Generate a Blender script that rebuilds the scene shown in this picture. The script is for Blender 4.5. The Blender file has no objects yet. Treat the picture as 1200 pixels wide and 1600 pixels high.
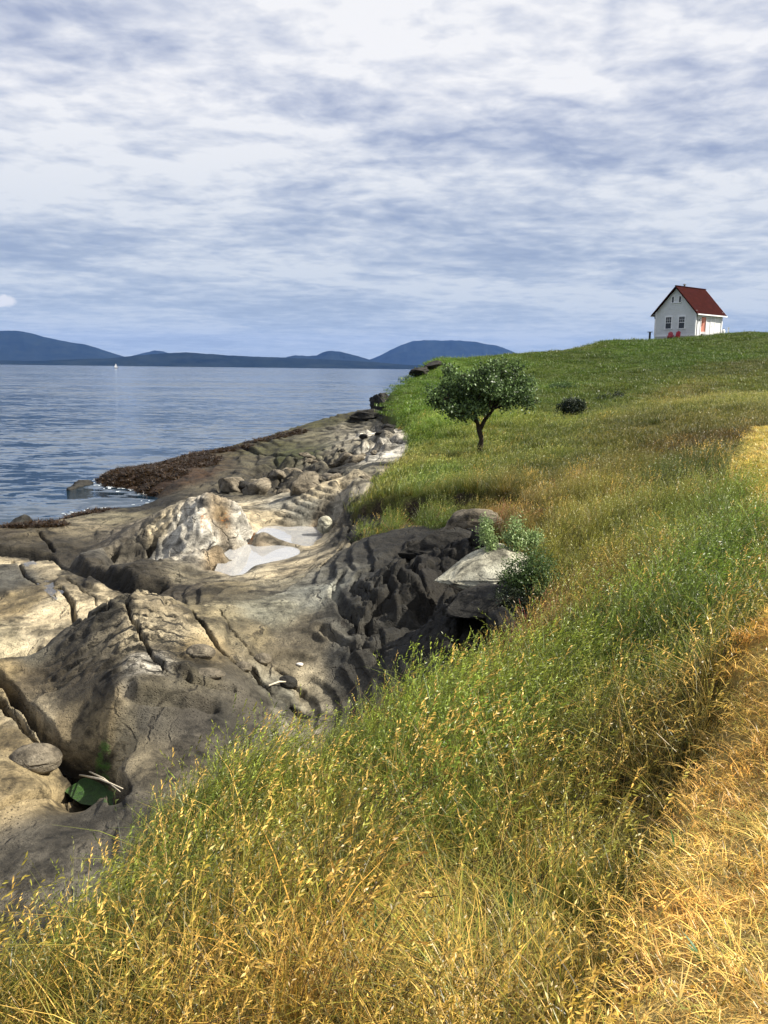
import bpy, bmesh, math, random
import numpy as np
from mathutils import Vector, Matrix
random.seed(7)
rng = np.random.default_rng(11)
R = math.radians
scene = bpy.context.scene
C = scene.collection

# ---------------------------------------------------------------- camera
CAMZ, PITCH, ROLL, F = 5.5, 0.1660, 0.0115, 1340.0
fw = np.array([0, math.cos(PITCH), -math.sin(PITCH)])
u0 = np.array([0, math.sin(PITCH), math.cos(PITCH)])
r0 = np.array([1.0, 0, 0])
cr = math.cos(ROLL) * r0 + math.sin(ROLL) * u0
cu = -math.sin(ROLL) * r0 + math.cos(ROLL) * u0
cam = bpy.data.objects.new('camera', bpy.data.cameras.new('camera'))
C.objects.link(cam)
cam.matrix_world = Matrix(((cr[0], cu[0], -fw[0], 0), (cr[1], cu[1], -fw[1], 0), (cr[2], cu[2], -fw[2], CAMZ), (0, 0, 0, 1)))
cam.data.sensor_fit = 'VERTICAL'
cam.data.sensor_height = 24.0
cam.data.lens = 24.0 * F / 1600.0
cam.data.clip_start = 0.05
cam.data.clip_end = 80000
scene.camera = cam

# ---------------------------------------------------------------- light
SUN_AZ, SUN_EL = R(94), R(43)
world = bpy.data.worlds.new('World'); scene.world = world; world.use_nodes = True
sl = bpy.data.lights.new('sun', 'SUN'); sl.energy = 5.0; sl.angle = R(0.6); sl.color = (1.0, 0.94, 0.83)
so = bpy.data.objects.new('sun', sl); C.objects.link(so)
sd = Vector((math.sin(SUN_AZ) * math.cos(SUN_EL), math.cos(SUN_AZ) * math.cos(SUN_EL), math.sin(SUN_EL)))
so.rotation_euler = sd.to_track_quat('Z', 'Y').to_euler()
scene.view_settings.view_transform = 'Standard'
scene.view_settings.look = 'None'
scene.view_settings.gamma = 1.0
scene.view_settings.exposure = 0.95
scene.view_settings.use_curve_mapping = False
scene.cycles.use_denoising = True
scene.cycles.max_bounces = 6
scene.cycles.diffuse_bounces = 3
scene.cycles.glossy_bounces = 3
scene.cycles.transmission_bounces = 4
scene.cycles.transparent_max_bounces = 4
scene.cycles.volume_bounces = 0

def N(nt, typ, **kw):
    n = nt.nodes.new(typ)
    for k, v in kw.items():
        if k.startswith('i_'):
            n.inputs[k[2:].replace('_', ' ')].default_value = v
        else:
            setattr(n, k, v)
    return n
def L(nt, a, b): nt.links.new(a, b)
def fin(nt, v):
    return v
def mathn(nt, op, a, b=None, clamp=False):
    n = nt.nodes.new('ShaderNodeMath'); n.operation = op; n.use_clamp = clamp
    for i, v in enumerate((a, b)):
        if v is None: continue
        if isinstance(v, (int, float)): n.inputs[i].default_value = v
        else: nt.links.new(v, n.inputs[i])
    return n.outputs[0]
def mixc(nt, fac, a, b, typ='MIX'):
    n = nt.nodes.new('ShaderNodeMix'); n.data_type = 'RGBA'; n.blend_type = typ; n.clamp_factor = True
    for i, v in ((0, fac), (6, a), (7, b)):
        if isinstance(v, (int, float)): n.inputs[i].default_value = v
        elif isinstance(v, tuple): n.inputs[i].default_value = (*v[:3], 1)
        else: nt.links.new(v, n.inputs[i])
    return n.outputs[2]
def ramp(nt, v, stops, interp='LINEAR'):
    n = nt.nodes.new('ShaderNodeValToRGB'); n.color_ramp.interpolation = interp
    e = n.color_ramp.elements
    e.remove(e[1]); e[0].position = stops[0][0]
    for j, (p, c) in enumerate(stops):
        k = e[0] if j == 0 else e.new(p); k.color = (c, c, c, 1) if isinstance(c, (int, float)) else (*c, 1)
    nt.links.new(v, n.inputs[0])
    return n.outputs[0]
def noise(nt, vec, scale, detail=4, rough=0.55, dist=0.0, out=0):
    n = nt.nodes.new('ShaderNodeTexNoise')
    n.inputs['Scale'].default_value = scale; n.inputs['Detail'].default_value = detail
    n.inputs['Roughness'].default_value = rough; n.inputs['Distortion'].default_value = dist
    if vec is not None: nt.links.new(vec, n.inputs['Vector'])
    return n.outputs[out]
def mapping(nt, vec, loc=(0, 0, 0), rot=(0, 0, 0), scale=(1, 1, 1)):
    n = nt.nodes.new('ShaderNodeMapping')
    n.inputs['Location'].default_value = loc; n.inputs['Rotation'].default_value = rot; n.inputs['Scale'].default_value = scale
    nt.links.new(vec, n.inputs['Vector'])
    return n.outputs[0]

# sky: Nishita blue behind a broken, rippled cloud deck laid on a plane overhead
nt = world.node_tree; nt.nodes.clear()
sky = N(nt, 'ShaderNodeTexSky', sky_type='NISHITA', sun_disc=False, sun_elevation=SUN_EL, sun_rotation=SUN_AZ)
sky.air_density = 1.0; sky.dust_density = 1.0; sky.ozone_density = 2.0
tc = N(nt, 'ShaderNodeTexCoord')
sep = N(nt, 'ShaderNodeSeparateXYZ'); L(nt, tc.outputs['Generated'], sep.inputs[0])
zc = mathn(nt, 'ADD', mathn(nt, 'MAXIMUM', sep.outputs[2], 0.0), 0.085)
cx = mathn(nt, 'DIVIDE', sep.outputs[0], zc); cy = mathn(nt, 'DIVIDE', sep.outputs[1], zc)
cmb = N(nt, 'ShaderNodeCombineXYZ'); L(nt, cx, cmb.inputs[0]); L(nt, cy, cmb.inputs[1])
P = mapping(nt, cmb.outputs[0], rot=(0, 0, R(-24)), scale=(1, 1, 1))
wr = noise(nt, P, 0.9, 3, 0.5, 0, 1)
wv = N(nt, 'ShaderNodeVectorMath', operation='MULTIPLY_ADD'); L(nt, wr, wv.inputs[0]); wv.inputs[1].default_value = (0.25, 0.25, 0); L(nt, P, wv.inputs[2])
Pw = wv.outputs[0]
big = noise(nt, mapping(nt, Pw, scale=(0.55, 0.75, 1), loc=(3.1, 1.7, 0)), 1.0, 4, 0.5)
mid = noise(nt, mapping(nt, Pw, scale=(2.3, 2.7, 1), loc=(7.3, 2.2, 0)), 1.0, 5, 0.55, 0.2)
rip = noise(nt, mapping(nt, Pw, scale=(7.5, 7.5, 1), rot=(0, 0, 0.5)), 1.0, 5, 0.55, 0.2)
s = mathn(nt, 'ADD', mathn(nt, 'ADD', mathn(nt, 'MULTIPLY', big, 0.62), mathn(nt, 'MULTIPLY', mid, 0.40)), mathn(nt, 'MULTIPLY', rip, 0.30))
s = mathn(nt, 'SUBTRACT', s, 0.115)
# glare towards the sun
dt = N(nt, 'ShaderNodeVectorMath', operation='DOT_PRODUCT'); L(nt, tc.outputs['Generated'], dt.inputs[0]); dt.inputs[1].default_value = tuple(sd)
gl = ramp(nt, dt.outputs['Value'], [(0.15, 0.0), (0.95, 1.0)])
glv = mathn(nt, 'MULTIPLY', gl, 0.16)
s2 = mathn(nt, 'ADD', s, glv)
ccol = ramp(nt, s2, [(0.40, (0.140, 0.170, 0.270)), (0.48, (0.220, 0.250, 0.330)), (0.55, (0.330, 0.350, 0.405)), (0.64, (0.49, 0.49, 0.50))])
up = mathn(nt, 'MULTIPLY', sep.outputs[2], 1.0)
hz = ramp(nt, up, [(0.0, 1.0), (0.10, 0.62), (0.28, 0.0)])
ccol = mixc(nt, mathn(nt, 'MULTIPLY', hz, 0.85), ccol, (0.240, 0.292, 0.350))
# clouds are as bright as displayed / strength
ST = 0.05
csc = N(nt, 'ShaderNodeVectorMath', operation='SCALE'); L(nt, ccol, csc.inputs[0]); csc.inputs['Scale'].default_value = 1.0 / ST
cover = ramp(nt, s2, [(0.30, 0.85), (0.5, 0.98)])
skyc = mixc(nt, cover, sky.outputs[0], csc.outputs[0])
pd_ = (fw + (6 - 600.0) / F * cr + (800.0 - 470) / F * cu); pd_ /= np.linalg.norm(pd_)
pn = noise(nt, tc.outputs['Generated'], 60, 4, .6, 0, 1)
pw = N(nt, 'ShaderNodeVectorMath', operation='MULTIPLY_ADD'); L(nt, pn, pw.inputs[0]); pw.inputs[1].default_value = (.012, .012, .012); L(nt, tc.outputs['Generated'], pw.inputs[2])
ps_ = N(nt, 'ShaderNodeVectorMath', operation='SUBTRACT'); L(nt, pw.outputs[0], ps_.inputs[0]); ps_.inputs[1].default_value = tuple(pd_ + .006)
pm_w = N(nt, 'ShaderNodeVectorMath', operation='MULTIPLY'); L(nt, ps_.outputs[0], pm_w.inputs[0]); pm_w.inputs[1].default_value = (1, 1, 1.9)
pl_ = N(nt, 'ShaderNodeVectorMath', operation='LENGTH'); L(nt, pm_w.outputs[0], pl_.inputs[0])
skyc = mixc(nt, ramp(nt, mathn(nt, 'MULTIPLY', pl_.outputs['Value'], 20.0), [(.16, .85), (.26, 0)]), skyc, (0.46 / ST, 0.46 / ST, 0.47 / ST))
bg = N(nt, 'ShaderNodeBackground'); bg.inputs[1].default_value = ST; L(nt, skyc, bg.inputs[0])
wo = N(nt, 'ShaderNodeOutputWorld'); L(nt, bg.outputs[0], wo.inputs[0])

# ---------------------------------------------------------------- helpers
def ray(px, py):
    d = fw + (px - 600.0) / F * cr + (800.0 - py) / F * cu
    return d
def at_z(px, py, z):
    d = ray(px, py); t = (z - CAMZ) / d[2]
    return np.array([d[0] * t, d[1] * t, z])
def at_d(px, py, dist):
    d = ray(px, py); t = dist / math.hypot(d[0], d[1])
    return np.array([d[0] * t, d[1] * t, CAMZ + d[2] * t])
def lg(p):   # plan polar coordinates used only for interpolating between surveyed points
    return math.atan2(p[0], p[1]) * 1.6, math.log(math.hypot(p[0], p[1]))

def _hash(ix, iy, seed):
    h = (ix.astype(np.int64) * 374761393 + iy.astype(np.int64) * 668265263 + seed * 974711) & 0x7fffffff
    h = ((h ^ (h >> 13)) * 1274126177) & 0x7fffffff
    return (h ^ (h >> 16)) & 0xffff
def perlin(x, y, seed=0):
    ix = np.floor(x); iy = np.floor(y); fx = x - ix; fy = y - iy
    u = fx * fx * fx * (fx * (fx * 6 - 15) + 10); v = fy * fy * fy * (fy * (fy * 6 - 15) + 10)
    def g(a, b, dx, dy):
        h = _hash(a, b, seed) * (2 * math.pi / 65536)
        return np.cos(h) * dx + np.sin(h) * dy
    n00 = g(ix, iy, fx, fy); n10 = g(ix + 1, iy, fx - 1, fy)
    n01 = g(ix, iy + 1, fx, fy - 1); n11 = g(ix + 1, iy + 1, fx - 1, fy - 1)
    return 1.5 * (n00 * (1 - u) * (1 - v) + n10 * u * (1 - v) + n01 * (1 - u) * v + n11 * u * v)
def fbm(x, y, seed=0, octv=4, rough=0.5):
    s = 0; a = 1; t = 0
    for o in range(octv):
        s = s + a * perlin(x * 2 ** o, y * 2 ** o, seed + o * 17); t += a; a *= rough
    return s / t
def worley(x, y, seed=0):
    ix = np.floor(x); iy = np.floor(y)
    d1 = np.full(x.shape, 9.0); d2 = np.full(x.shape, 9.0)
    for a in (-1, 0, 1):
        for b in (-1, 0, 1):
            cx_ = ix + a; cy_ = iy + b
            px_ = cx_ + _hash(cx_, cy_, seed) / 65536.0; py_ = cy_ + _hash(cx_, cy_, seed + 5) / 65536.0
            d = np.hypot(x - px_, y - py_)
            d2 = np.minimum(d2, np.maximum(d, d1)); d1 = np.minimum(d1, d)
    return d1, d2
def cells(x, y, seed=0):
    ix = np.floor(x); iy = np.floor(y); d1 = np.full(x.shape, 9.0); d2 = np.full(x.shape, 9.0); h = np.zeros(x.shape); dx = np.zeros(x.shape); dy = np.zeros(x.shape)
    for a in (-1, 0, 1):
        for b in (-1, 0, 1):
            cx_ = ix + a; cy_ = iy + b; px_ = cx_ + _hash(cx_, cy_, seed) / 65536.0; py_ = cy_ + _hash(cx_, cy_, seed + 5) / 65536.0
            d = np.abs(x - px_) * .6 + np.hypot(x - px_, y - py_) * .6; m = d < d1
            d2 = np.where(m, d1, np.minimum(d2, d)); d1 = np.where(m, d, d1); h = np.where(m, _hash(cx_, cy_, seed + 9) / 65536.0, h); dx = np.where(m, x - px_, dx); dy = np.where(m, y - py_, dy)
    return d1, d2, h, dx, dy
class TPS:
    def __init__(s, pts, vals, lam=1e-4):
        P_ = np.array(pts); V = np.array(vals); n = len(P_); s.P = P_
        r2 = ((P_[:, None] - P_[None]) ** 2).sum(-1)
        K = 0.5 * r2 * np.log(r2 + 1e-12) + lam * np.eye(n)
        A = np.zeros((n + 3, n + 3)); A[:n, :n] = K; A[:n, n] = 1; A[:n, n + 1:] = P_; A[n, :n] = 1; A[n + 1:, :n] = P_.T
        s.w = np.linalg.solve(A, np.concatenate([V, [0, 0, 0]]))
    def __call__(s, u, v):
        out = s.w[-3] + s.w[-2] * u + s.w[-1] * v
        for (a, b), w in zip(s.P, s.w[:-3]):
            r2 = (u - a) ** 2 + (v - b) ** 2
            out = out + w * 0.5 * r2 * np.log(r2 + 1e-12)
        return out
def segdist(x, y, pl, closed=False):
    """distance to a polyline, and side-aware parameter"""
    d = np.full(x.shape, 1e9); pl = [np.array(p[:2]) for p in pl]
    prs = list(zip(pl, pl[1:] + ([pl[0]] if closed else [])))
    if not closed: prs = prs[:len(pl) - 1]
    for a, b in prs:
        ab = b - a; q = (ab ** 2).sum() + 1e-12
        t = np.clip(((x - a[0]) * ab[0] + (y - a[1]) * ab[1]) / q, 0, 1)
        d = np.minimum(d, np.hypot(x - a[0] - t * ab[0], y - a[1] - t * ab[1]))
    return d
def inside(x, y, pl):
    c = np.zeros(x.shape, bool); n = len(pl)
    for i in range(n):
        a = pl[i]; b = pl[(i + 1) % n]
        cond = ((a[1] > y) != (b[1] > y))
        xs = (b[0] - a[0]) * (y - a[1]) / ((b[1] - a[1]) if b[1] != a[1] else 1e-9) + a[0]
        c ^= cond & (x < xs)
    return c
def sstep(a, b, x):
    t = np.clip((x - a) / (b - a), 0, 1); return t * t * (3 - 2 * t)

def tag(o, label=None, cat=None, group=None, kind=None):
    if label: o['label'] = label
    if cat: o['category'] = cat
    if group: o['group'] = group
    if kind: o['kind'] = kind
    return o
def mesh_obj(name, verts, faces, mat=None, parent=None, smooth=False, attrs=None):
    me = bpy.data.meshes.new(name)
    verts = np.asarray(verts, dtype=np.float32)
    if isinstance(faces, np.ndarray):
        k = faces.shape[1]; nf = len(faces)
        me.vertices.add(len(verts)); me.vertices.foreach_set('co', verts.ravel())
        me.loops.add(nf * k); me.loops.foreach_set('vertex_index', faces.astype(np.int32).ravel())
        me.polygons.add(nf); me.polygons.foreach_set('loop_start', np.arange(0, nf * k, k, dtype=np.int32))
        me.update(calc_edges=True)
    else:
        me.from_pydata([tuple(map(float, v)) for v in verts], [], faces)
    if smooth: me.polygons.foreach_set('use_smooth', np.ones(len(me.polygons), bool))
    for k_, arr in (attrs or {}).items():
        arr = np.asarray(arr, dtype=np.float32)
        if arr.ndim == 1:
            a = me.attributes.new(k_, 'FLOAT', 'POINT'); a.data.foreach_set('value', arr)
        else:
            if arr.shape[1] == 3: arr = np.concatenate([arr, np.ones((len(arr), 1), np.float32)], 1)
            a = me.attributes.new(k_, 'FLOAT_COLOR', 'POINT'); a.data.foreach_set('color', arr.ravel())
    o = bpy.data.objects.new(name, me); C.objects.link(o)
    if mat: me.materials.append(mat)
    if parent: o.parent = parent
    return o
def empty(name, loc=(0, 0, 0), rz=0):
    o = bpy.data.objects.new(name, None); C.objects.link(o); o.location = loc; o.rotation_euler = (0, 0, rz)
    o.empty_display_size = 0.1
    return o
class MB:
    """collects boxes, prisms and tubes into one mesh"""
    def __init__(s): s.v = []; s.f = []
    def add(s, v, f):
        b = len(s.v); s.v += [tuple(p) for p in v]; s.f += [tuple(i + b for i in q) for q in f]; return s
    def box(s, c, size, rot=None):
        x, y, z = (k / 2 for k in size)
        p = [Vector((a, b, d)) for d in (-z, z) for a, b in ((-x, -y), (x, -y), (x, y), (-x, y))]
        if rot: p = [rot @ q for q in p]
        return s.add([q + Vector(c) for q in p], [(3, 2, 1, 0), (4, 5, 6, 7), (0, 1, 5, 4), (1, 2, 6, 5), (2, 3, 7, 6), (3, 0, 4, 7)])
    def prism(s, pts, axis_vec):
        n = len(pts); a = [Vector(p) for p in pts]; b = [p + Vector(axis_vec) for p in a]
        return s.add(a + b, [tuple(range(n - 1, -1, -1)), tuple(range(n, 2 * n))] + [(i, (i + 1) % n, n + (i + 1) % n, n + i) for i in range(n)])
    def tube(s, pts, rad, n=8, cap=True):
        pts = [Vector(p) for p in pts]
        if isinstance(rad, (int, float)): rad = [rad] * len(pts)
        vs = []; fs = []
        for i, p in enumerate(pts):
            t = (pts[min(i + 1, len(pts) - 1)] - pts[max(i - 1, 0)]).normalized()
            a = t.orthogonal().normalized() if i == 0 else (a - t * a.dot(t)).normalized()
            b = t.cross(a)
            for k in range(n):
                g = 2 * math.pi * k / n
                vs.append(p + (a * math.cos(g) + b * math.sin(g)) * rad[i])
        for i in range(len(pts) - 1):
            for k in range(n):
                fs.append((i * n + k, i * n + (k + 1) % n, (i + 1) * n + (k + 1) % n, (i + 1) * n + k))
        if cap: fs += [tuple(range(n - 1, -1, -1)), tuple(range((len(pts) - 1) * n, len(pts) * n))]
        return s.add(vs, fs)
    def build(s, name, mat=None, parent=None, smooth=False, bevel=0):
        o = mesh_obj(name, s.v, s.f, mat, parent, smooth)
        if bevel:
            m = o.modifiers.new('bevel', 'BEVEL'); m.width = bevel; m.segments = 2; m.limit_method = 'ANGLE'
        return o

def new_mat(name):
    m = bpy.data.materials.new(name); m.use_nodes = True
    nt = m.node_tree; bs = nt.nodes['Principled BSDF']
    return m, nt, bs
def simple(name, col, rough=0.6, var=0.12, scale=8, bump=0.0, spec=0.3):
    m, nt, bs = new_mat(name)
    t = N(nt, 'ShaderNodeTexCoord').outputs['Object']
    n = noise(nt, t, scale, 5, 0.6)
    f = ramp(nt, n, [(0.3, 1 - var), (0.7, 1 + var)])
    L(nt, mixc(nt, 1.0, tuple(col), f, 'MULTIPLY'), bs.inputs['Base Color'])
    bs.inputs['Roughness'].default_value = rough; bs.inputs['Specular IOR Level'].default_value = spec
    if bump:
        b = N(nt, 'ShaderNodeBump'); b.inputs['Strength'].default_value = bump; b.inputs['Distance'].default_value = 0.02
        L(nt, noise(nt, t, scale * 6, 5, 0.7), b.inputs['Height']); L(nt, b.outputs[0], bs.inputs['Normal'])
    return m

# ---------------------------------------------------------------- survey of the land
# grass-top control points: (px, py, distance)
LAND = [
 # lip near the viewer
 (-250, 1480, 3.6), (0, 1425, 4.3), (150, 1350, 4.9), (200, 1240, 5.8), (300, 1170, 6.3), (400, 1145, 6.5), (500, 1105, 6.8), (600, 1065, 7.3), (720, 1022, 8.0), (790, 965, 9.2), (862, 900, 10.5),
 (0, 1590, 2.9), (300, 1590, 2.4), (600, 1590, 2.15), (900, 1590, 2.0), (1180, 1590, 1.95), (1300, 1500, 2.3), (300, 1350, 4.0), (500, 1300, 4.1), (700, 1200, 5.0), (900, 1200, 4.6), (900, 1400, 2.95),
 (1100, 1300, 3.5), (1100, 1130, 4.6), (1000, 1050, 6.0), (900, 1000, 7.3), (1180, 1000, 5.2),
 (1180, 900, 7.4), (1180, 800, 10.5), (1000, 850, 10.8), (900, 850, 12.5), (1000, 750, 17.5), (900, 760, 18.0), (1160, 740, 15.5),
 (840, 830, 14.0), (800, 775, 16.5), (765, 768, 17.5), (850, 720, 23.0), (1165, 695, 20.5), (1000, 700, 24.5), (1190, 665, 26.0),
 (750, 702, 30.0), (680, 730, 24.5), (620, 745, 23.0), (570, 762, 22.0), (770, 740, 20.8), (700, 750, 21.0), (620, 715, 28.0), (650, 690, 34.0),
 (850, 665, 35.0), (893, 642, 41.0), (700, 650, 38.0), (650, 655, 42.0), (800, 620, 46.0), (640, 630, 47.0), (900, 600, 54.0), (1000, 640, 38.0), (1190, 640, 33.0), (1190, 605, 45.0),
 (620, 610, 52.0), (608, 600, 54.0), (650, 575, 59.0), (682, 558, 62.0), (700, 554.5, 66.0), (800, 550, 72.0), (905, 544, 78.0), (930, 536, 80), (960, 529, 82.5), (1000, 531, 82.0), (1018, 529, 84.0), (1060, 528, 84.5), (1120, 521, 87.0), (1160, 517, 88.0), (1200, 518, 88.0), (1300, 522, 86),
 (760, 580, 62.0), (900, 570, 66.0), (1000, 560, 68.0), (1100, 545, 76.0), (1190, 560, 64.0), (1100, 590, 54.0),
]
LXYZ = [at_d(*p) for p in LAND]
EXTRA = [(0, 0, 3.95), (-3, 0, 3.9), (4, 0, 3.95), (0, -6, 4.0), (5, 5, 4.0), (-5, -4, 3.8), (20, 12, 4.3), (28, 30, 4.6), (40, 60, 6.5), (48, 90, 6.8),
         (6, 95, 2.5), (16, 100, 3.5), (25, 108, 4.5), (36, 112, 5.5), (50, 120, 4.0), (60, 70, 7.5), (10, 84, 4.2), (0, 80, 2.5)]
pts = [lg(p) for p in LXYZ]; vals = [p[2] for p in LXYZ]
for e in EXTRA:
    r_ = max(math.hypot(e[0], e[1]), 0.8); a_ = math.atan2(e[0], e[1] if r_ > .8 else 1)
    if e[1] < 0.0: a_ = max(-1.9, min(1.9, a_)); 
    pts.append((a_ * 1.6, math.log(r_))); vals.append(e[2])
landT = TPS(pts, vals, 2e-4)
# plan outline of the turf
EDGE_PX = [(0, 1425, 4.3), (150, 1350, 4.9), (205, 1240, 5.8), (300, 1170, 6.3), (400, 1145, 6.5), (500, 1105, 6.8), (600, 1065, 7.3), (720, 1022, 8.0), (790, 965, 9.2), (858, 915, 10.4), (850, 860, 12.4), (790, 810, 14.8), (748, 795, 16.2),
           (722, 812, 17.0), (715, 838, 17.3), (640, 838, 17.9), (570, 822, 18.8), (562, 790, 20.6), (556, 765, 22.3), (600, 728, 26.5), (645, 690, 36.0), (636, 660, 42), (610, 640, 47.0), (606, 602, 53.0), (650, 574, 60.0), (678, 557, 63.0), (676, 552, 72)]
EDGE = [tuple(at_d(*p)[:2]) for p in EDGE_PX]
OUTL = [(-6, -6), (-3.6, 0.5), (-2.9, 2.6)] + EDGE + [(3, 110), (30, 135), (90, 135), (90, -6)]
# mown path in plan
PL = [at_z(px, py, 3.72) for px, py in ((905, 1700), (935, 1600), (985, 1400), (1010, 1290), (1085, 1135), (1165, 1030))]
PATH = [tuple(p[:2]) for p in PL] + [tuple(at_d(1225, 925, 6.9)[:2]), tuple(at_d(1215, 850, 8.9)[:2]), tuple(at_d(1158, 765, 13.6)[:2]), tuple(at_d(1150, 730, 16.5)[:2]),
        tuple(at_d(1158, 695, 20.5)[:2]), tuple(at_d(1180, 672, 24.5)[:2]), tuple(at_d(1240, 662, 27)[:2])] + [(20, 24), (14, 12), (8, 4), (6, -2), (0.9, -2)]
def path_mask(x, y):
    wob = fbm(x * 1.3, y * 1.3, 91, 3) * 0.22
    d = segdist(x, y, PATH, True); i = inside(x, y, PATH)
    sd_ = np.where(i, d, -d) + wob
    return sstep(-0.12, 0.15, sd_)
SCARP = [tuple(at_d(*p)[:2]) for p in ((540, 770, 21.6), (600, 768, 21.2), (625, 760, 20.6), (680, 764, 20.1), (730, 768, 19.6), (790, 776, 18.6))]
def turf_d(x, y):
    """signed distance inside the turf outline"""
    d = segdist(x, y, OUTL, True); i = inside(x, y, OUTL)
    return np.where(i, d, -d)
def land_z(x, y, sdist=None):
    r = np.maximum(np.hypot(x, y), 0.8); a = np.arctan2(x, np.where(r > 0.81, y, 1))
    a = np.clip(a, -1.9, 1.9)
    z = landT(a * 1.6, np.log(r))
    pm = path_mask(x, y)
    z = z - 0.24 * (1 - pm) * sstep(0, 2.2, r) + 0.02
    # lower shelf of the mound in front of the soil scarp
    z = z + fbm(x / 9, y / 9, 3, 3) * 0.35 * sstep(24, 50, r) * (1 - sstep(78, 84, r)) + fbm(x / 2.2, y / 2.2, 5, 3) * 0.07 * sstep(3, 10, r) + fbm(x * 1.6, y * 1.6, 8, 2) * 0.02
    if sdist is None: sdist = turf_d(x, y)
    o = np.maximum(-sdist + 0.10 * fbm(x * 2.5, y * 2.5, 14, 3), 0)
    z = z - 0.30 * np.exp(-np.maximum(sdist, 0) / 0.35) - np.where(o < 0.12, o * 1.2, 0.144 + (o - 0.12) * (1.9 + 1.2 * fbm(x, y, 12, 2)))
    return z

# ---------------------------------------------------------------- survey of the rock shelf (px, py, height above the sea)
ROCK = [
 (70, 1330, 1.12), (0, 1300, 1.02), (140, 1300, 1.12), (-100, 1350, 1.0), (-100, 1200, 0.95), (60, 1262, 0.98), (60, 1218, 0.98), (25, 1150, 1.05), (-60, 1120, 1.0), (150, 1235, 0.62), (175, 1246, 0.6), (128, 1222, 0.68), (100, 1190, 0.85), (0, 1072, 0.72),
 (60, 1070, 1.15), (120, 1100, 1.28), (200, 1130, 1.38), (190, 1195, 1.16), (240, 1165, 1.32), (165, 1165, 1.12), (130, 1150, 1.08), (300, 1125, 1.44), (260, 1050, 1.72), (380, 1095, 1.38), (430, 1088, 1.2), (470, 1095, 1.02), (420, 1120, 1.15),
 (-40, 1060, 0.95), (0, 1042, 1.08), (100, 985, 1.5), (180, 938, 1.88), (240, 928, 2.12), (262, 945, 2.02), (200, 1000, 1.82), (300, 1000, 1.8), (360, 1040, 1.6),
 (350, 955, 1.72), (302, 952, 1.8), (400, 960, 1.62), (450, 1000, 1.45), (430, 1050, 1.3), (480, 1070, 1.15),
 (0, 1005, 0.72), (-80, 1000, 0.7), (80, 965, 0.85), (160, 938, 0.95), (100, 885, 0.98), (20, 885, 0.95), (0, 935, 0.85), (-80, 900, 0.9),
 (200, 912, 0.25), (130, 885, 0.3), (65, 866, 0.4), (0, 862, 0.45), (230, 918, 0.35), (-80, 862, 0.4),
 (50, 840, 0.62), (120, 822, 0.55), (0, 846, 0.6), (170, 815, 0.45), (-80, 850, 0.5),
 (150, 866, 1.0), (178, 853, 1.0), (210, 842, 1.1), (250, 828, 1.4), (300, 812, 1.7), (350, 802, 1.85), (385, 812, 1.6), (410, 832, 1.35), (395, 846, 1.1), (340, 850, 1.4), (280, 860, 1.35), (230, 880, 1.1), (215, 905, 0.6),
 (300, 895, 1.08), (335, 895, 1.06), (345, 876, .88), (355, 888, .93), (400, 884, 1.03), (450, 872, 1.04), (500, 850, 1.06), (260, 925, 1.0), (300, 922, 1.2), (400, 905, 1.2), (480, 878, 1.28), (535, 840, 1.48), (350, 930, 1.38), (450, 905, 1.38), (500, 880, 1.5), (545, 850, 1.62),
 (440, 853, 0.80), (400, 868, 0.84), (450, 838, 0.84), (410, 850, 0.84), (465, 848, 0.84), (480, 842, 0.84), (390, 860, 0.86), (430, 836, 0.84), (370, 872, 0.9), (505, 828, 1.0),
 (450, 790, 1.4), (500, 764, 1.9), (545, 772, 1.95), (420, 812, 1.1), (480, 805, 1.3), (540, 800, 1.7), (400, 780, 1.0), (430, 765, 1.05),
 (500, 950, 1.66), (560, 1000, 1.66), (600, 940, 1.95), (540, 900, 1.85), (600, 870, 2.15), (650, 900, 2.3), (575, 845, 2.1), (650, 850, 2.3), (600, 1040, 1.6), (530, 1060, 1.3), (680, 960, 2.05), (640, 1000, 1.8), (700, 920, 2.45), (740, 850, 2.6), (700, 1000, 1.55), (750, 900, 2.4), (760, 960, 2.0), (730, 985, 1.5),
 (300, 742, 0.7), (350, 722, 0.85), (300, 768, 0.62), (252, 778, 0.45), (240, 760, 0.3), (280, 790, 0.55), (420, 730, 1.0), (400, 705, 1.1), (450, 682, 1.65), (500, 690, 1.6), (560, 662, 2.3), (520, 722, 1.5), (480, 742, 1.15), (590, 700, 2.1), (615, 680, 2.5), (545, 745, 1.8), (430, 750, 1.0), (360, 760, 0.85), (575, 725, 2.2),
 (200, 743, 0.38), (175, 738, 0.2), (215, 733, 0.4), (260, 720, 0.5), (160, 750, 0.08), (215, 762, 0.08),
 (345, 705, 0.92), (400, 690, 1.3), (480, 663, 2.0), (530, 650, 2.45), (562, 642, 2.8), (350, 780, 0.9),
 (100, 812, 0.15), (190, 798, 0.3), (230, 793, 0.3), (50, 822, 0.1), (0, 830, 0.15), (-100, 845, 0.1), (140, 800, 0.05),
]
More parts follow.
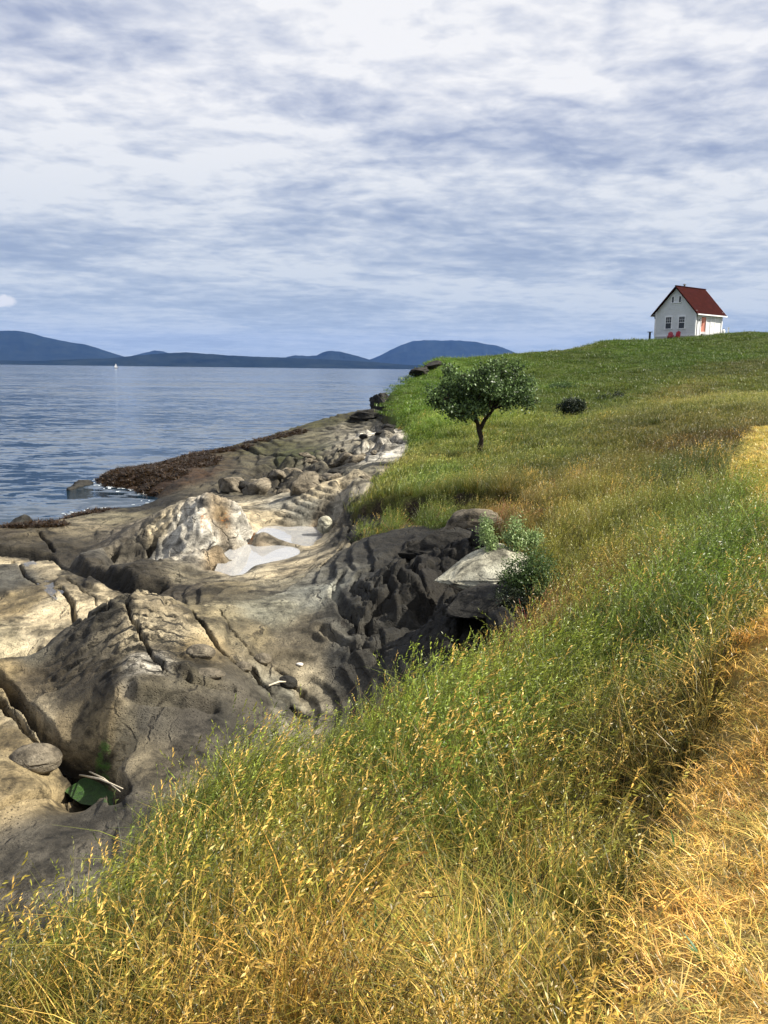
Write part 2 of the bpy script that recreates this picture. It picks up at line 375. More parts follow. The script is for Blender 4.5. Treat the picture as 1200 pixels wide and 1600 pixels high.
ROCKW = [  # (px for azimuth, distance, height) sea bed and hidden backs
 (0, 34, -0.9), (100, 35.5, -0.7), (60, 31.5, -0.15), (170, 36.5, -0.4), (225, 37.0, -0.45), (200, 35.2, -0.3), (130, 44, -0.8), (180, 49, -0.9), (250, 56, -0.8), (340, 60, -0.8), (400, 60, -0.7), (480, 64, -0.5), (562, 66, -0.2), (100, 42, -1.2), (0, 45, -1.6), (-150, 38, -1.3),
 (0, 70, -3), (200, 75, -3), (400, 78, -3), (560, 80, -2.0), (-250, 70, -3), (630, 50, 3.0), (660, 40, 2.4), (640, 30, 2.0), (700, 22, 2.0), (800, 16, 2.2), (820, 11, 2.2), (700, 6.5, 1.6), (400, 5.2, 1.1), (100, 4.0, 0.9), (-300, 5, 0.8), (-300, 10, 0.7), (-300, 20, 0.4), (-300, 28, 0.0), (700, 60, 3.5), (700, 80, 1), (560, 15.5, 2.0), (800, 10.2, 1.8), (830, 10.8, 1.8), (850, 12.0, 1.9), (800, 13.2, 2.0), (900, 11, 1.8), (250, 14.3, 1.4), (220, 15.5, 0.5),
]
RX = [at_z(*p) for p in ROCK]
pts = [lg(p) for p in RX]; vals = [p[2] for p in RX]
for px, d, z in ROCKW:
    p = at_d(px, 900, d); pts.append(lg(p)); vals.append(z)
rockT = TPS(pts, vals, 2e-5)
_rt = {}
_DS = np.exp(np.linspace(math.log(4.2), math.log(75), 900))
def base_rock(px, py):
    """world point where the sight line through a surveyed pixel meets the base rock surface"""
    d = ray(px, py); h = math.hypot(d[0], d[1]); zz = CAMZ + d[2] / h * _DS
    g = rockT(np.full(_DS.shape, math.atan2(d[0], d[1]) * 1.6), np.log(_DS))
    k = np.nonzero(zz <= g)[0]
    if len(k) == 0: return at_z(px, py, 0.5)
    return at_d(px, py, _DS[k[0]])
def poly(px_list): return [base_rock(x, y) for x, y in px_list]
CRACKS = [  # (pixels, width m, depth m)
 (poly([(-30, 1050), (15, 1078), (45, 1110), (80, 1160), (112, 1192), (150, 1222), (190, 1245)]), 0.12, 0.40),
 (poly([(-30, 1085), (5, 1100), (30, 1128), (60, 1162), (100, 1200), (125, 1225)]), 0.07, 0.26),
 (poly([(-60, 1275), (0, 1262), (60, 1247), (115, 1235)]), 0.06, 0.22),
 (poly([(196, 940), (208, 975), (228, 1010), (246, 1035), (262, 1052)]), 0.035, 0.14),
 (poly([(300, 955), (318, 980), (333, 1005), (350, 1024), (368, 1036)]), 0.045, 0.18),
 (poly([(340, 955), (362, 985), (385, 1015), (405, 1033)]), 0.02, 0.09),
 (poly([(395, 1042), (410, 1068), (428, 1085), (452, 1100), (480, 1122)]), 0.07, 0.30),
 (poly([(432, 1046), (455, 1066), (474, 1085)]), 0.04, 0.18),
 (poly([(20, 876), (38, 900), (60, 915)]), 0.05, 0.14),
 (poly([(92, 917), (112, 940), (134, 966)]), 0.07, 0.2),
 (poly([(103, 903), (130, 920), (150, 935), (172, 948)]), 0.03, 0.09),
 (poly([(-20, 1058), (60, 1015), (120, 975), (178, 945)]), 0.06, 0.12),
 (poly([(262, 945), (300, 948), (350, 938), (400, 925), (450, 910), (500, 886), (530, 862), (548, 840)]), 0.07, 0.16),
 (poly([(60, 832), (72, 845), (85, 862)]), 0.08, 0.2),
 (poly([(-60, 862), (0, 864), (65, 870), (130, 890), (200, 914), (238, 918)]), 0.42, 0.38),
 (poly([(330, 700), (400, 708), (470, 715), (540, 708)]), 0.3, 0.25),
]
LIPS = [  # curved overhanging rims: raised sheet ending in a dark undercut
 (poly([(198, 1078), (205, 1088), (240, 1094), (300, 1102), (330, 1108)]), 0.09, 0.14, 1),
 (poly([(292, 1060), (300, 1072), (340, 1082), (362, 1080)]), 0.06, 0.12, 1),
 (poly([(500, 985), (525, 1000), (560, 1010), (610, 1000), (640, 985)]), 0.06, 0.10, 1),
 (poly([(535, 900), (520, 930), (540, 960), (580, 972), (625, 968)]), 0.08, 0.12, 1),
 (poly([(560, 900), (552, 925), (570, 945), (610, 955), (650, 948)]), 0.06, 0.10, 1),
 (poly([(600, 905), (640, 912), (660, 935), (655, 960)]), 0.05, 0.09, 1),
]
def splat(x, y, items):
    """sum of soft plan ellipses given as (px, py, half-width px, half-depth px, weight)"""
    out = np.zeros(x.shape)
    for px, py, sx, sy, w in items:
        p = base_rock(px, py); dist = math.hypot(p[0], p[1])
        rx = max(sx, 1) / F * dist; ry = min(sy / F * dist * dist / max(CAMZ - p[2], 1.0), rx * 2.5 + .1)
        d0 = np.array(p[:2]) / np.hypot(*p[:2])
        fx = (x - p[0]) * d0[0] + (y - p[1]) * d0[1]; sx_ = (x - p[0]) * d0[1] - (y - p[1]) * d0[0]
        e = (fx / ry) ** 2 + (sx_ / rx) ** 2
        out = np.maximum(out, w * (1 - sstep(0.5, 1.5, e)))
    return out
KNOB = [(215, 850, 45, 35, 1), (260, 840, 55, 40, 1), (320, 825, 55, 40, 1), (375, 830, 40, 35, 1)]
RUBBLE = [(450, 740, 70, 25, 1), (520, 720, 50, 25, 1), (560, 745, 30, 20, .8), (590, 690, 35, 25, 1), (390, 755, 50, 15, .7), (480, 760, 60, 10, .8), (600, 665, 30, 20, .8)]
CLIFFY = [(620, 900, 70, 60, 1), (680, 870, 90, 40, 1), (590, 960, 60, 40, .8), (700, 940, 60, 60, .9), (570, 830, 50, 25, .9), (540, 800, 30, 20, .6)]
TEXT = [(220, 980, 70, 50, 1), (140, 1000, 70, 30, .8), (260, 1020, 60, 30, .8), (180, 950, 40, 20, 1), (230, 900, 60, 20, .6)]
POOLZ = 1.0
def rock_z(x, y):
    r = np.hypot(x, y); a = np.arctan2(x, y)
    z = rockT(a * 1.6, np.log(r))
    far = sstep(22, 45, r)
    # broad undulation and lumps
    wx = x + 0.5 * fbm(x * .7, y * .7, 40, 2); wy = y + 0.5 * fbm(x * .7, y * .7, 44, 2)
    pm_ = (1 - splat(x, y, [(430, 850, 90, 40, 1)])) * (.45 + .55 * sstep(10, 13.5, r + .8 * (x > -1.5)))
    z = z + pm_ * (0.05 * fbm(x / 2.2, y / 2.2, 21, 3) + 0.02 * fbm(wx * 1.6, wy * 1.6, 23, 4))
    b0 = z + 0.10 * x * .5 - 0.05 * y * .3 + 0.10 * fbm(x * .3, y * .3, 141, 3) + .03 * fbm(x * 1.7, y * 1.7, 142, 4, .6); st2 = 0.15; kb = b0 / st2
    fr_ = kb - np.floor(kb); tb = np.floor(kb) + sstep(0.43, 0.57, fr_)
    bm_ = sstep(-.12, .12, fbm(x * .35 + 9, y * .35, 143, 3)) * pm_ * (.75 + .25 * far)
    z = z + (tb * st2 - b0) * bm_ * .8
    riser = bm_ * (1 - sstep(0.04, 0.13, np.abs(fr_ - .44)))
    z = z + far * (0.14 * (1 - 2 * np.abs(fbm(x / 2.5, y / 4, 31, 4))) - 0.1)
    kn = splat(x, y, KNOB); ru = splat(x, y, RUBBLE); cl = splat(x, y, CLIFFY); tx = splat(x, y, TEXT)
    # honeycombed knob: pits, undercuts
    d1, d2 = worley(x * 1.5 + 0.4 * fbm(x, y, 3, 2), y * 0.9 + 0.3 * fbm(x, y, 5, 2), 9)
    z = z + kn * (1 - splat(x, y, [(450, 856, 60, 28, 1)])) * (0.55 * fbm(x * 1.0, y * .7, 51, 5, .6) - 0.55 * (1 - sstep(0.10, 0.34, d1)) * sstep(-.2, .0, fbm(x * .8, y * .8, 57, 2)) - 0.14 * np.abs(fbm(x * 3.2, y * 2.6, 53, 3)) - 0.12)
    # rubble
    e1, e2 = worley(x * 0.75, y * 0.5, 19)
    z = z + ru * (0.42 * (1 - sstep(0, 0.6, e1)) + 0.5 * fbm(x * .9, y * .5, 61, 5, .6) - .18 * np.abs(fbm(x * 2, y * 1.2, 63, 3)) - 0.25 - 0.3 * (1 - sstep(0.0, 0.12, e2 - e1)))
    # broken ledges of the cove wall
    zz = z + 0.34 * fbm(x * .45, y * .45, 71, 3) + .05 * fbm(x * 2.2, y * 2.2, 72, 3)
    stp = 0.12; k = zz / stp; kk = np.floor(k) + sstep(0.40, 0.60, k - np.floor(k))
    bulge = 0.10 * fbm(x * .9, y * .7, 75, 3, .5) + .10 * x
    k2 = (zz + bulge) / stp; kk2 = np.floor(k2) + sstep(0.38, 0.62, k2 - np.floor(k2))
    z = z + cl * .35 * (kk2 * stp - (zz + bulge - z) - z)
    wxx = x + .5 * fbm(x * .9, y * .9, 161, 4, .6); wyy = y + .5 * fbm(x * .9, y * .9, 163, 4, .6)
    for sc_b, am_b, sd_b in ((.75, .34, 31), (1.9, .13, 37), (4.2, .05, 41)):
        b1, b2, bh, bx, by = cells(wxx * sc_b + wyy * .3 * sc_b, wyy * sc_b * .8, sd_b)
        z = z + cl * am_b * ((bh - .5) * 1.1 + (np.modf(bh * 7.3)[0] - .5) * bx * .9 + (np.modf(bh * 13.7)[0] - .5) * by * .9 - .45 * (1 - sstep(0, .10, b2 - b1)))
    # weathered hollows and knuckles everywhere
    rd = 1 - 2 * np.abs(fbm(x * .75 + 4, y * .6, 111, 4, .55))
    z = z + pm_ * 0.05 * (rd - .55) * (1 - np.maximum(cl, kn)) + pm_ * 0.03 * (1 - 2 * np.abs(fbm(x * 2.4, y * 2.0, 113, 4, .6)) - .5)
    # rippled, scaly sheet
    q = fbm(x * .8, y * .8, 81, 4, .6) * 2.2 - (y * 3.4 - x * .9)
    qs_ = q - np.floor(q); z = z + tx * (0.085 * np.minimum(qs_, (1 - qs_) * 8) * sstep(-.3, .05, fbm(x * 2.2, y * 1.2, 85, 3)) - 0.03 + 0.035 * fbm(x * 6, y * 8, 83, 3))
    z = z + 0.006 * fbm(x * 9, y * 9, 88, 3) * (1 - far)
    cm = np.zeros(x.shape)
    for pl, w, dpt in CRACKS:
        jx = x + 0.06 * fbm(x * 2, y * 2, 95, 4, .65); jy = y + 0.08 * fbm(x * 2, y * 2, 97, 4, .65)
        d = segdist(jx, jy, pl); g = 1 - sstep(w * 0.3, w * 0.95, d)
        z = z - dpt * g; cm = np.maximum(cm, g)
    for pl, w, dpt, sg in LIPS:
        jx = x + 0.05 * fbm(x * 4, y * 4, 15, 2); jy = y + 0.05 * fbm(x * 4, y * 4, 17, 2)
        d = segdist(jx, jy, pl); d2_ = segdist(jx, jy - w * 2.2, pl)
        z = z - dpt * (1 - sstep(w * .3, w * 1.3, d)) + dpt * 0.45 * (1 - sstep(w * .5, w * 4, d2_))
    # tide pool basin scoured below the water
    pb = np.maximum(splat(x, y, [(425, 862, 42, 12, 1)]), splat(x, y, [(475, 842, 38, 12, 1)]))
    z = z - pb * np.maximum(z - .90, 0)
    cm = np.maximum(cm, tx * .9 * (1 - sstep(.02, .16, 1 - qs_)) * sstep(-.3, .05, fbm(x * 2.2, y * 1.2, 85, 3)))
    return z, kn, ru, cl, tx, np.maximum(cm, riser * .75)

# ---------------------------------------------------------------- rock material
def rock_material(name, attr=True, base=(0.26, 0.23, 0.16), lichen=0.5, scale=1.0):
    m, nt, bs = new_mat(name)
    geo = N(nt, 'ShaderNodeNewGeometry'); tcn = N(nt, 'ShaderNodeTexCoord')
    P = geo.outputs['Position'] if attr else tcn.outputs['Object']
    if attr:
        at = N(nt, 'ShaderNodeAttribute', attribute_name='tint'); colr = at.outputs['Color']
        mk = N(nt, 'ShaderNodeAttribute', attribute_name='mask'); sm = N(nt, 'ShaderNodeSeparateColor'); L(nt, mk.outputs['Color'], sm.inputs[0])
        scaly, craggy, knob = sm.outputs[0], sm.outputs[1], sm.outputs[2]
        mk2 = N(nt, 'ShaderNodeAttribute', attribute_name='stain'); s2 = N(nt, 'ShaderNodeSeparateColor'); L(nt, mk2.outputs['Color'], s2.inputs[0])
        orange, moss, weed = s2.outputs[0], s2.outputs[1], s2.outputs[2]
    else:
        rgb = N(nt, 'ShaderNodeRGB'); rgb.outputs[0].default_value = (*base, 1); colr = rgb.outputs[0]
    Ps = mapping(nt, P, scale=(scale, scale, scale * 1.6))
    n1 = noise(nt, Ps, 1.3, 6, 0.62, 0.3); n2 = noise(nt, Ps, 6.0, 6, 0.7, 0.5); n3 = noise(nt, Ps, 30.0, 5, 0.75); n4 = noise(nt, Ps, 110.0, 3, 0.8)
    v = mathn(nt, 'ADD', mathn(nt, 'MULTIPLY', n1, 0.8), mathn(nt, 'MULTIPLY', n2, 0.5))
    f = ramp(nt, v, [(0.52, 0.16), (0.60, 0.50), (0.67, 1.0), (0.80, 1.45)])
    c = mixc(nt, 1.0, colr, f, 'MULTIPLY')
    # cool and warm drift
    c = mixc(nt, ramp(nt, noise(nt, Ps, 0.8, 4, 0.6), [(0.42, 0.0), (0.62, 0.35)]), c, mixc(nt, 1.0, c, (0.86, 0.95, 1.08), 'MULTIPLY'))
    # grain
    c = mixc(nt, 1.0, c, ramp(nt, n3, [(0.32, 0.55), (0.5, 1.0), (0.7, 1.3)]), 'MULTIPLY')
    c = mixc(nt, 1.0, c, ramp(nt, n4, [(0.3, 0.72), (0.55, 1.05), (0.75, 1.25)]), 'MULTIPLY')
    # black crusts of lichen and algae, broken up
    crust = mathn(nt, 'ADD', mathn(nt, 'MULTIPLY', n2, 0.55), mathn(nt, 'MULTIPLY', n3, 0.5))
    thr = ramp(nt, crust, [(0.50, 0.0), (0.56, 1.0)])
    area = ramp(nt, noise(nt, Ps, 0.7, 5, 0.65, 0.5), [(0.42, 0.0), (0.56, 1.0)])
    if attr: area = mathn(nt, 'ADD', mathn(nt, 'MULTIPLY', area, 0.75), mathn(nt, 'MULTIPLY', mathn(nt, 'MAXIMUM', scaly, craggy), 0.55), True)
    c = mixc(nt, mathn(nt, 'MULTIPLY', mathn(nt, 'MULTIPLY', thr, area), lichen * 0.9), c, (0.022, 0.019, 0.014))
    h = mathn(nt, 'ADD', mathn(nt, 'MULTIPLY', n2, 0.6), mathn(nt, 'MULTIPLY', n3, 0.25))
    # hairline joints
    dv = N(nt, 'ShaderNodeVectorMath', operation='MULTIPLY_ADD'); L(nt, noise(nt, Ps, 1.6, 4, 0.6, 0, 1), dv.inputs[0]); dv.inputs[1].default_value = (0.5, 0.5, 0.3); L(nt, Ps, dv.inputs[2])
    ve = N(nt, 'ShaderNodeTexVoronoi', feature='DISTANCE_TO_EDGE'); ve.inputs['Scale'].default_value = 0.9; L(nt, mapping(nt, dv.outputs[0], rot=(0, 0, 0.7), scale=(1.5, 0.35, 1.0)), ve.inputs['Vector'])
    hair = mathn(nt, 'MULTIPLY', ramp(nt, ve.outputs['Distance'], [(0.004, 1.0), (0.022, 0.0)]), ramp(nt, n1, [(0.50, 0.0), (0.60, 1.0)]))
    c = mixc(nt, mathn(nt, 'MULTIPLY', hair, 0.8), c, (0.018, 0.015, 0.011)); h = mathn(nt, 'SUBTRACT', h, mathn(nt, 'MULTIPLY', hair, 0.4))
    h = mathn(nt, 'ADD', h, mathn(nt, 'MULTIPLY', n4, 0.06))
    # pits
    vo = N(nt, 'ShaderNodeTexVoronoi'); vo.inputs['Scale'].default_value = 22 * scale; L(nt, Ps, vo.inputs['Vector'])
    pit = ramp(nt, vo.outputs['Distance'], [(0.10, 1.0), (0.30, 0.0)])
    pit = mathn(nt, 'MULTIPLY', pit, ramp(nt, n1, [(0.45, 0.0), (0.6, 1.0)]))
    h = mathn(nt, 'SUBTRACT', h, mathn(nt, 'MULTIPLY', pit, 0.3))
    c = mixc(nt, mathn(nt, 'MULTIPLY', pit, 0.55), c, (0.03, 0.027, 0.02))
    if attr:
        # wavy scale lines on the rippled sheet
        wv = N(nt, 'ShaderNodeTexWave', wave_type='BANDS', bands_direction='Y', wave_profile='SAW'); wv.inputs['Scale'].default_value = 1.15
        wv.inputs['Distortion'].default_value = 7.0; wv.inputs['Detail'].default_value = 4; wv.inputs['Detail Scale'].default_value = 1.3; wv.inputs['Detail Roughness'].default_value = 0.65
        L(nt, mapping(nt, P, rot=(0, 0, 0.25), scale=(0.45, 1.0, 0.2)), wv.inputs['Vector'])
        ln = ramp(nt, wv.outputs['Fac'], [(0.0, 1.0), (0.24, 0.0), (0.93, 0.0), (1.0, 1.0)])
        lw = mathn(nt, 'MULTIPLY', mathn(nt, 'MULTIPLY', ln, ramp(nt, n2, [(0.40, 0), (0.50, 1)])), mathn(nt, 'ADD', mathn(nt, 'MULTIPLY', scaly, 1.5), mathn(nt, 'MULTIPLY', craggy, 0.3)), True)
        c = mixc(nt, lw, c, (0.02, 0.018, 0.013))
        h = mathn(nt, 'SUBTRACT', h, mathn(nt, 'MULTIPLY', lw, 0.5))
        oc = ramp(nt, mathn(nt, 'ADD', mathn(nt, 'MULTIPLY', orange, 0.55), mathn(nt, 'ADD', mathn(nt, 'MULTIPLY', n2, 0.5), mathn(nt, 'MULTIPLY', n3, 0.5))), [(0.95, 0.0), (1.12, 0.85)])
        c = mixc(nt, oc, c, mixc(nt, n3, (0.46, 0.15, 0.012), (0.24, 0.085, 0.012)))
        mo = ramp(nt, mathn(nt, 'ADD', mathn(nt, 'MULTIPLY', moss, 0.75), mathn(nt, 'MULTIPLY', n2, 0.7)), [(0.74, 0.0), (0.9, 1.0)])
        c = mixc(nt, mo, c, mixc(nt, n3, (0.014, 0.06, 0.008), (0.07, 0.17, 0.018)))
        we = ramp(nt, mathn(nt, 'ADD', mathn(nt, 'MULTIPLY', weed, 0.8), mathn(nt, 'MULTIPLY', n2, 0.6)), [(0.66, 0.0), (0.8, 1.0)])
        c = mixc(nt, we, c, mixc(nt, ramp(nt, n3, [(0.35, 0), (0.65, 1)]), (0.006, 0.004, 0.003), (0.042, 0.020, 0.007)))
    L(nt, c, bs.inputs['Base Color'])
    bs.inputs['Roughness'].default_value = 0.82; bs.inputs['Specular IOR Level'].default_value = 0.25
    b = N(nt, 'ShaderNodeBump'); b.inputs['Strength'].default_value = 1.0; b.inputs['Distance'].default_value = 0.075 / scale
    L(nt, h, b.inputs['Height']); L(nt, b.outputs[0], bs.inputs['Normal'])
    return m
M_rock = rock_material('sandstone_shelf', lichen=1.0)
M_boulder = rock_material('sandstone_boulder', False, (0.24, 0.20, 0.14), 0.6)
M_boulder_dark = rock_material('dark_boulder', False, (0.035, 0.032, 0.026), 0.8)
M_boulder_pale = rock_material('pale_boulder', False, (0.46, 0.43, 0.32), 0.45)

T_, P_, G_, D_, O_, W_ = (.42, .34, .20), (.66, .58, .42), (.20, .19, .155), (.065, .058, .045), (.17, .15, .085), (.82, .80, .74)
RC = [(70, 1330, (.15, .14, .12)), (20, 1380, (.13, .12, .10)), (140, 1290, (.14, .13, .11)), (60, 1215, T_), (20, 1150, T_), (50, 1130, P_), (60, 1070, (.22, .18, .12)), (150, 1230, D_), (120, 1130, (.34, .28, .18)), (130, 1070, (.13, .11, .08)), (200, 1175, (.50, .44, .31)), (150, 1180, T_), (230, 1120, (.13, .12, .10)), (160, 1070, (.10, .085, .06)), (310, 1120, (.11, .10, .085)), (240, 1075, (.14, .125, .09)), (300, 1060, (.12, .11, .08)), (350, 1130, (.10, .095, .08)), (380, 1095, (.11, .10, .08)), (450, 1090, (.36, .35, .29)), (470, 1075, P_),
      (0, 1045, T_), (60, 1020, (.16, .15, .12)), (110, 985, (.12, .11, .09)), (170, 940, (.15, .14, .11)), (235, 940, P_), (260, 990, P_), (210, 1000, P_), (235, 1040, W_), (300, 1010, T_), (160, 1030, (.20, .18, .14)), (330, 960, (.33, .29, .19)), (390, 990, (.30, .26, .17)), (430, 960, (.32, .32, .26)), (500, 930, (.36, .37, .33)), (470, 1000, (.26, .23, .17)), (540, 1020, (.13, .13, .12)), (450, 1040, (.24, .21, .15)),
      (0, 1000, (.52, .46, .32)), (80, 960, P_), (150, 930, P_), (100, 885, P_), (20, 905, (.12, .12, .11)), (20, 945, T_), (15, 880, P_), (60, 985, P_),
      (200, 912, D_), (215, 905, D_), (190, 895, D_), (165, 885, D_), (150, 880, D_), (130, 888, D_), (100, 872, D_), (80, 864, D_), (60, 866, D_), (30, 864, D_), (0, 862, D_), (225, 920, D_), (165, 902, D_), (50, 840, (.15, .13, .09)), (120, 820, (.24, .21, .15)), (0, 835, (.12, .10, .07)), (180, 812, (.22, .20, .14)), (60, 825, (.16, .14, .10)),  # dark gully points: shade of the gully walls put into the rock colour
      (150, 868, (.17, .16, .14)), (180, 845, (.20, .18, .15)), (215, 840, (.13, .12, .10)), (240, 820, P_), (290, 810, W_), (250, 870, W_), (330, 830, W_), (380, 835, W_), (300, 855, (.40, .38, .34)), (385, 800, P_), (345, 795, (.30, .22, .12)), (270, 925, (.16, .14, .11)), (300, 905, (.30, .27, .20)), (370, 895, (.36, .33, .26)), (440, 890, P_), (500, 850, P_), (350, 925, (.24, .21, .14)), (440, 910, (.28, .26, .2)),
      (440, 853, (.42, .38, .30)), (400, 868, (.40, .33, .24)), (340, 875, (.34, .27, .18)), (480, 826, (.30, .22, .13)), (500, 770, P_), (440, 790, (.42, .41, .36)), (540, 780, (.40, .38, .32)), (420, 810, P_), (480, 800, (.36, .36, .32)),
      (560, 870, (.06, .06, .055)), (600, 900, (.045, .045, .042)), (660, 880, (.022, .021, .02)), (640, 840, (.018, .017, .014)), (700, 860, (.016, .015, .013)), (560, 930, (.10, .10, .096)), (600, 960, (.05, .05, .047)), (620, 1010, (.045, .045, .042)), (560, 1035, (.06, .058, .05)), (680, 960, (.022, .022, .02)), (740, 900, (.018, .017, .014)), (720, 970, (.02, .019, .016)), (545, 830, (.06, .06, .055)), (560, 800, (.02, .019, .016)), (620, 870, (.03, .03, .028)), (590, 845, (.03, .03, .028)), (520, 900, (.20, .20, .18)), (540, 960, (.10, .10, .09)),  # near-black cove points: shadow under the bank put into the rock colour
      (300, 742, (.07, .04, .02)), (340, 725, (.08, .06, .035)), (300, 770, (.13, .115, .08)), (250, 785, (.03, .028, .022)), (400, 720, (.12, .11, .075)), (430, 700, (.11, .11, .05)), (480, 680, (.18, .17, .12)), (540, 670, (.24, .23, .19)), (560, 648, (.09, .085, .04)), (500, 662, (.09, .09, .04)), (460, 712, (.07, .08, .03)), (520, 715, (.30, .28, .22)), (590, 700, W_), (610, 672, W_), (560, 690, (.45, .42, .34)), (480, 740, (.07, .065, .05)), (550, 742, (.20, .19, .15)), (440, 755, (.10, .09, .07)), (600, 640, (.03, .028, .022)), (360, 760, (.11, .10, .075)), (240, 745, (.05, .03, .015)), (575, 620, (.03, .028, .022)), (400, 690, (.10, .09, .05)), (345, 703, (.08, .06, .035)), (380, 740, (.10, .09, .065))]
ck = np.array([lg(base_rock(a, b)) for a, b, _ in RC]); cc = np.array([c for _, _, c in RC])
def idw(u, v, K, V, p=2.6):
    num = np.zeros(u.shape + (V.shape[1],)); den = np.zeros(u.shape)
    for k, c in zip(K, V):
        w = 1.0 / (((u - k[0]) ** 2 + (v - k[1]) ** 2 + 2e-4) ** p)
        den += w; num += w[..., None] * c
    return num / den[..., None]

# ---------------------------------------------------------------- rock shelf mesh
def polar_grid(a0, a1, na, r0_, r1, nr):
    a = np.linspace(a0, a1, na); r = np.exp(np.linspace(math.log(r0_), math.log(r1), nr))
    A, RR = np.meshgrid(a, r, indexing='ij')
    return A, RR, RR * np.sin(A), RR * np.cos(A)
def grid_faces(na, nr, keep=None):
    i = np.arange(na * nr).reshape(na, nr)
    f = np.stack([i[:-1, :-1], i[1:, :-1], i[1:, 1:], i[:-1, 1:]], -1).reshape(-1, 4)
    if keep is not None:
        k = keep.ravel(); f = f[k[f].any(1)]
    return f
def compact(v, f, attrs):
    used = np.zeros(len(v), bool); used[f.ravel()] = True
    idx = np.cumsum(used) - 1
    return v[used], idx[f], {k: a[used] for k, a in attrs.items()}

na, nr = 600, 860
A, RR, X, Y = polar_grid(R(-44), R(13), na, 3.9, 78, nr)
Z, kn, ru, cl, tx, cm = rock_z(X, Y)
sdst = turf_d(X, Y)
ins = sdst > 0.15
lz = landT(np.clip(A, -1.9, 1.9) * 1.6, np.log(RR)) - 0.45
Z = np.where(sdst > 0.0, np.minimum(Z, lz - 0.30 * np.clip(sdst, 0, 1.5)), Z)
u_, v_ = A * 1.6, np.log(RR)
wu = u_ + 0.012 * fbm(X * .9, Y * .9, 201, 3); wvv = v_ + 0.02 * fbm(X * .9, Y * .9, 205, 3)
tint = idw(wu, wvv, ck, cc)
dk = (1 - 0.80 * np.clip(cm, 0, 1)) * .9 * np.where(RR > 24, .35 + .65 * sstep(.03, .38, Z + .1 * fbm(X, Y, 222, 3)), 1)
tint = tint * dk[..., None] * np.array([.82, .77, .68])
orange = splat(X, Y, [(392, 832, 8, 3, .9), (320, 814, 9, 4, .8), (352, 803, 12, 3, .75), (335, 808, 30, 5, .45)])
moss = splat(X, Y, [(150, 1234, 30, 14, .6), (176, 1245, 18, 10, .6), (460, 712, 60, 5, .38), (420, 690, 30, 6, .3), (520, 655, 60, 5, .34)])
weed = splat(X, Y, [(190, 742, 45, 12, 1), (250, 735, 50, 14, 1), (235, 757, 35, 8, 1), (300, 722, 45, 9, .9), (120, 806, 60, 5, .8), (50, 822, 50, 5, .7), (340, 706, 60, 4, .6), (430, 683, 60, 3, .5), (200, 728, 30, 5, .9)])
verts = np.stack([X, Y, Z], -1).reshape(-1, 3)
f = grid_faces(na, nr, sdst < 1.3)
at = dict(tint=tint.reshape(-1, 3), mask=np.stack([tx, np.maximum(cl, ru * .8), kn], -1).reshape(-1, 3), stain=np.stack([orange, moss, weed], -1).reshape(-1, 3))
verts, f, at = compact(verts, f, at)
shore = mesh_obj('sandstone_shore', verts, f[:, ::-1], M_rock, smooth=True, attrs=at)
tag(shore, 'weathered sandstone shelf sloping into the sea', kind='structure')

# ---------------------------------------------------------------- turf ground
LT = [(100, 1520, (.17, .19, .035)), (300, 1570, (.31, .225, .05)), (600, 1570, (.30, .22, .05)), (850, 1560, (.42, .30, .07)), (450, 1500, (.34, .23, .055)), (250, 1500, (.22, .20, .04)), (650, 1490, (.21, .205, .04)), (750, 1500, (.36, .29, .07)), (0, 1590, (.24, .19, .045)), (300, 1300, (.17, .205, .035)), (200, 1400, (.13, .17, .03)), (500, 1300, (.20, .21, .04)), (400, 1400, (.21, .21, .04)), (620, 1250, (.15, .22, .035)), (550, 1450, (.29, .22, .055)), (700, 1400, (.27, .26, .06)), (450, 1200, (.18, .22, .04)), (600, 1130, (.20, .26, .04)), (700, 1180, (.175, .245, .04)), (800, 1040, (.20, .25, .04)), (900, 1000, (.165, .235, .035)),
      (950, 1130, (.20, .21, .045)), (1020, 1190, (.33, .27, .07)), (900, 1250, (.22, .22, .045)), (850, 1400, (.25, .24, .055)), (1000, 1040, (.15, .20, .035)), (1100, 960, (.14, .215, .032)), (1150, 880, (.155, .235, .04)), (860, 930, (.28, .26, .06)), (820, 960, (.32, .22, .07)), (900, 850, (.26, .26, .06)), (1000, 800, (.22, .24, .06)), (950, 730, (.17, .16, .04)), (900, 780, (.27, .26, .07)),
      (1100, 800, (.17, .235, .042)), (1080, 740, (.08, .11, .02)), (1100, 690, (.11, .075, .02)), (1050, 665, (.11, .10, .025)), (1190, 650, (.13, .12, .035)), (800, 780, (.17, .15, .045)), (775, 775, (.24, .17, .06)), (850, 720, (.15, .155, .035)), (780, 720, (.17, .19, .045)), (700, 735, (.20, .28, .06)), (620, 735, (.24, .27, .07)), (580, 755, (.27, .27, .08)), (640, 800, (.12, .19, .035)), (600, 790, (.14, .20, .035)), (700, 790, (.10, .16, .03)), (650, 825, (.16, .16, .045)), (700, 690, (.18, .20, .055)), (620, 715, (.26, .25, .08)),
      (850, 665, (.11, .125, .03)), (660, 665, (.10, .145, .025)), (640, 630, (.105, .15, .028)), (700, 620, (.10, .155, .03)), (800, 600, (.095, .125, .03)), (650, 590, (.10, .15, .032)), (720, 570, (.10, .15, .03)), (900, 620, (.085, .105, .025)), (1000, 600, (.085, .10, .022)), (900, 560, (.075, .10, .02)), (1000, 540, (.07, .105, .016)), (1100, 560, (.065, .095, .016)), (1190, 530, (.085, .11, .025)), (1000, 650, (.09, .09, .025)), (1150, 600, (.13, .13, .04)), (1080, 605, (.17, .15, .055)), (850, 550, (.11, .12, .03)), (1190, 570, (.10, .10, .035))]
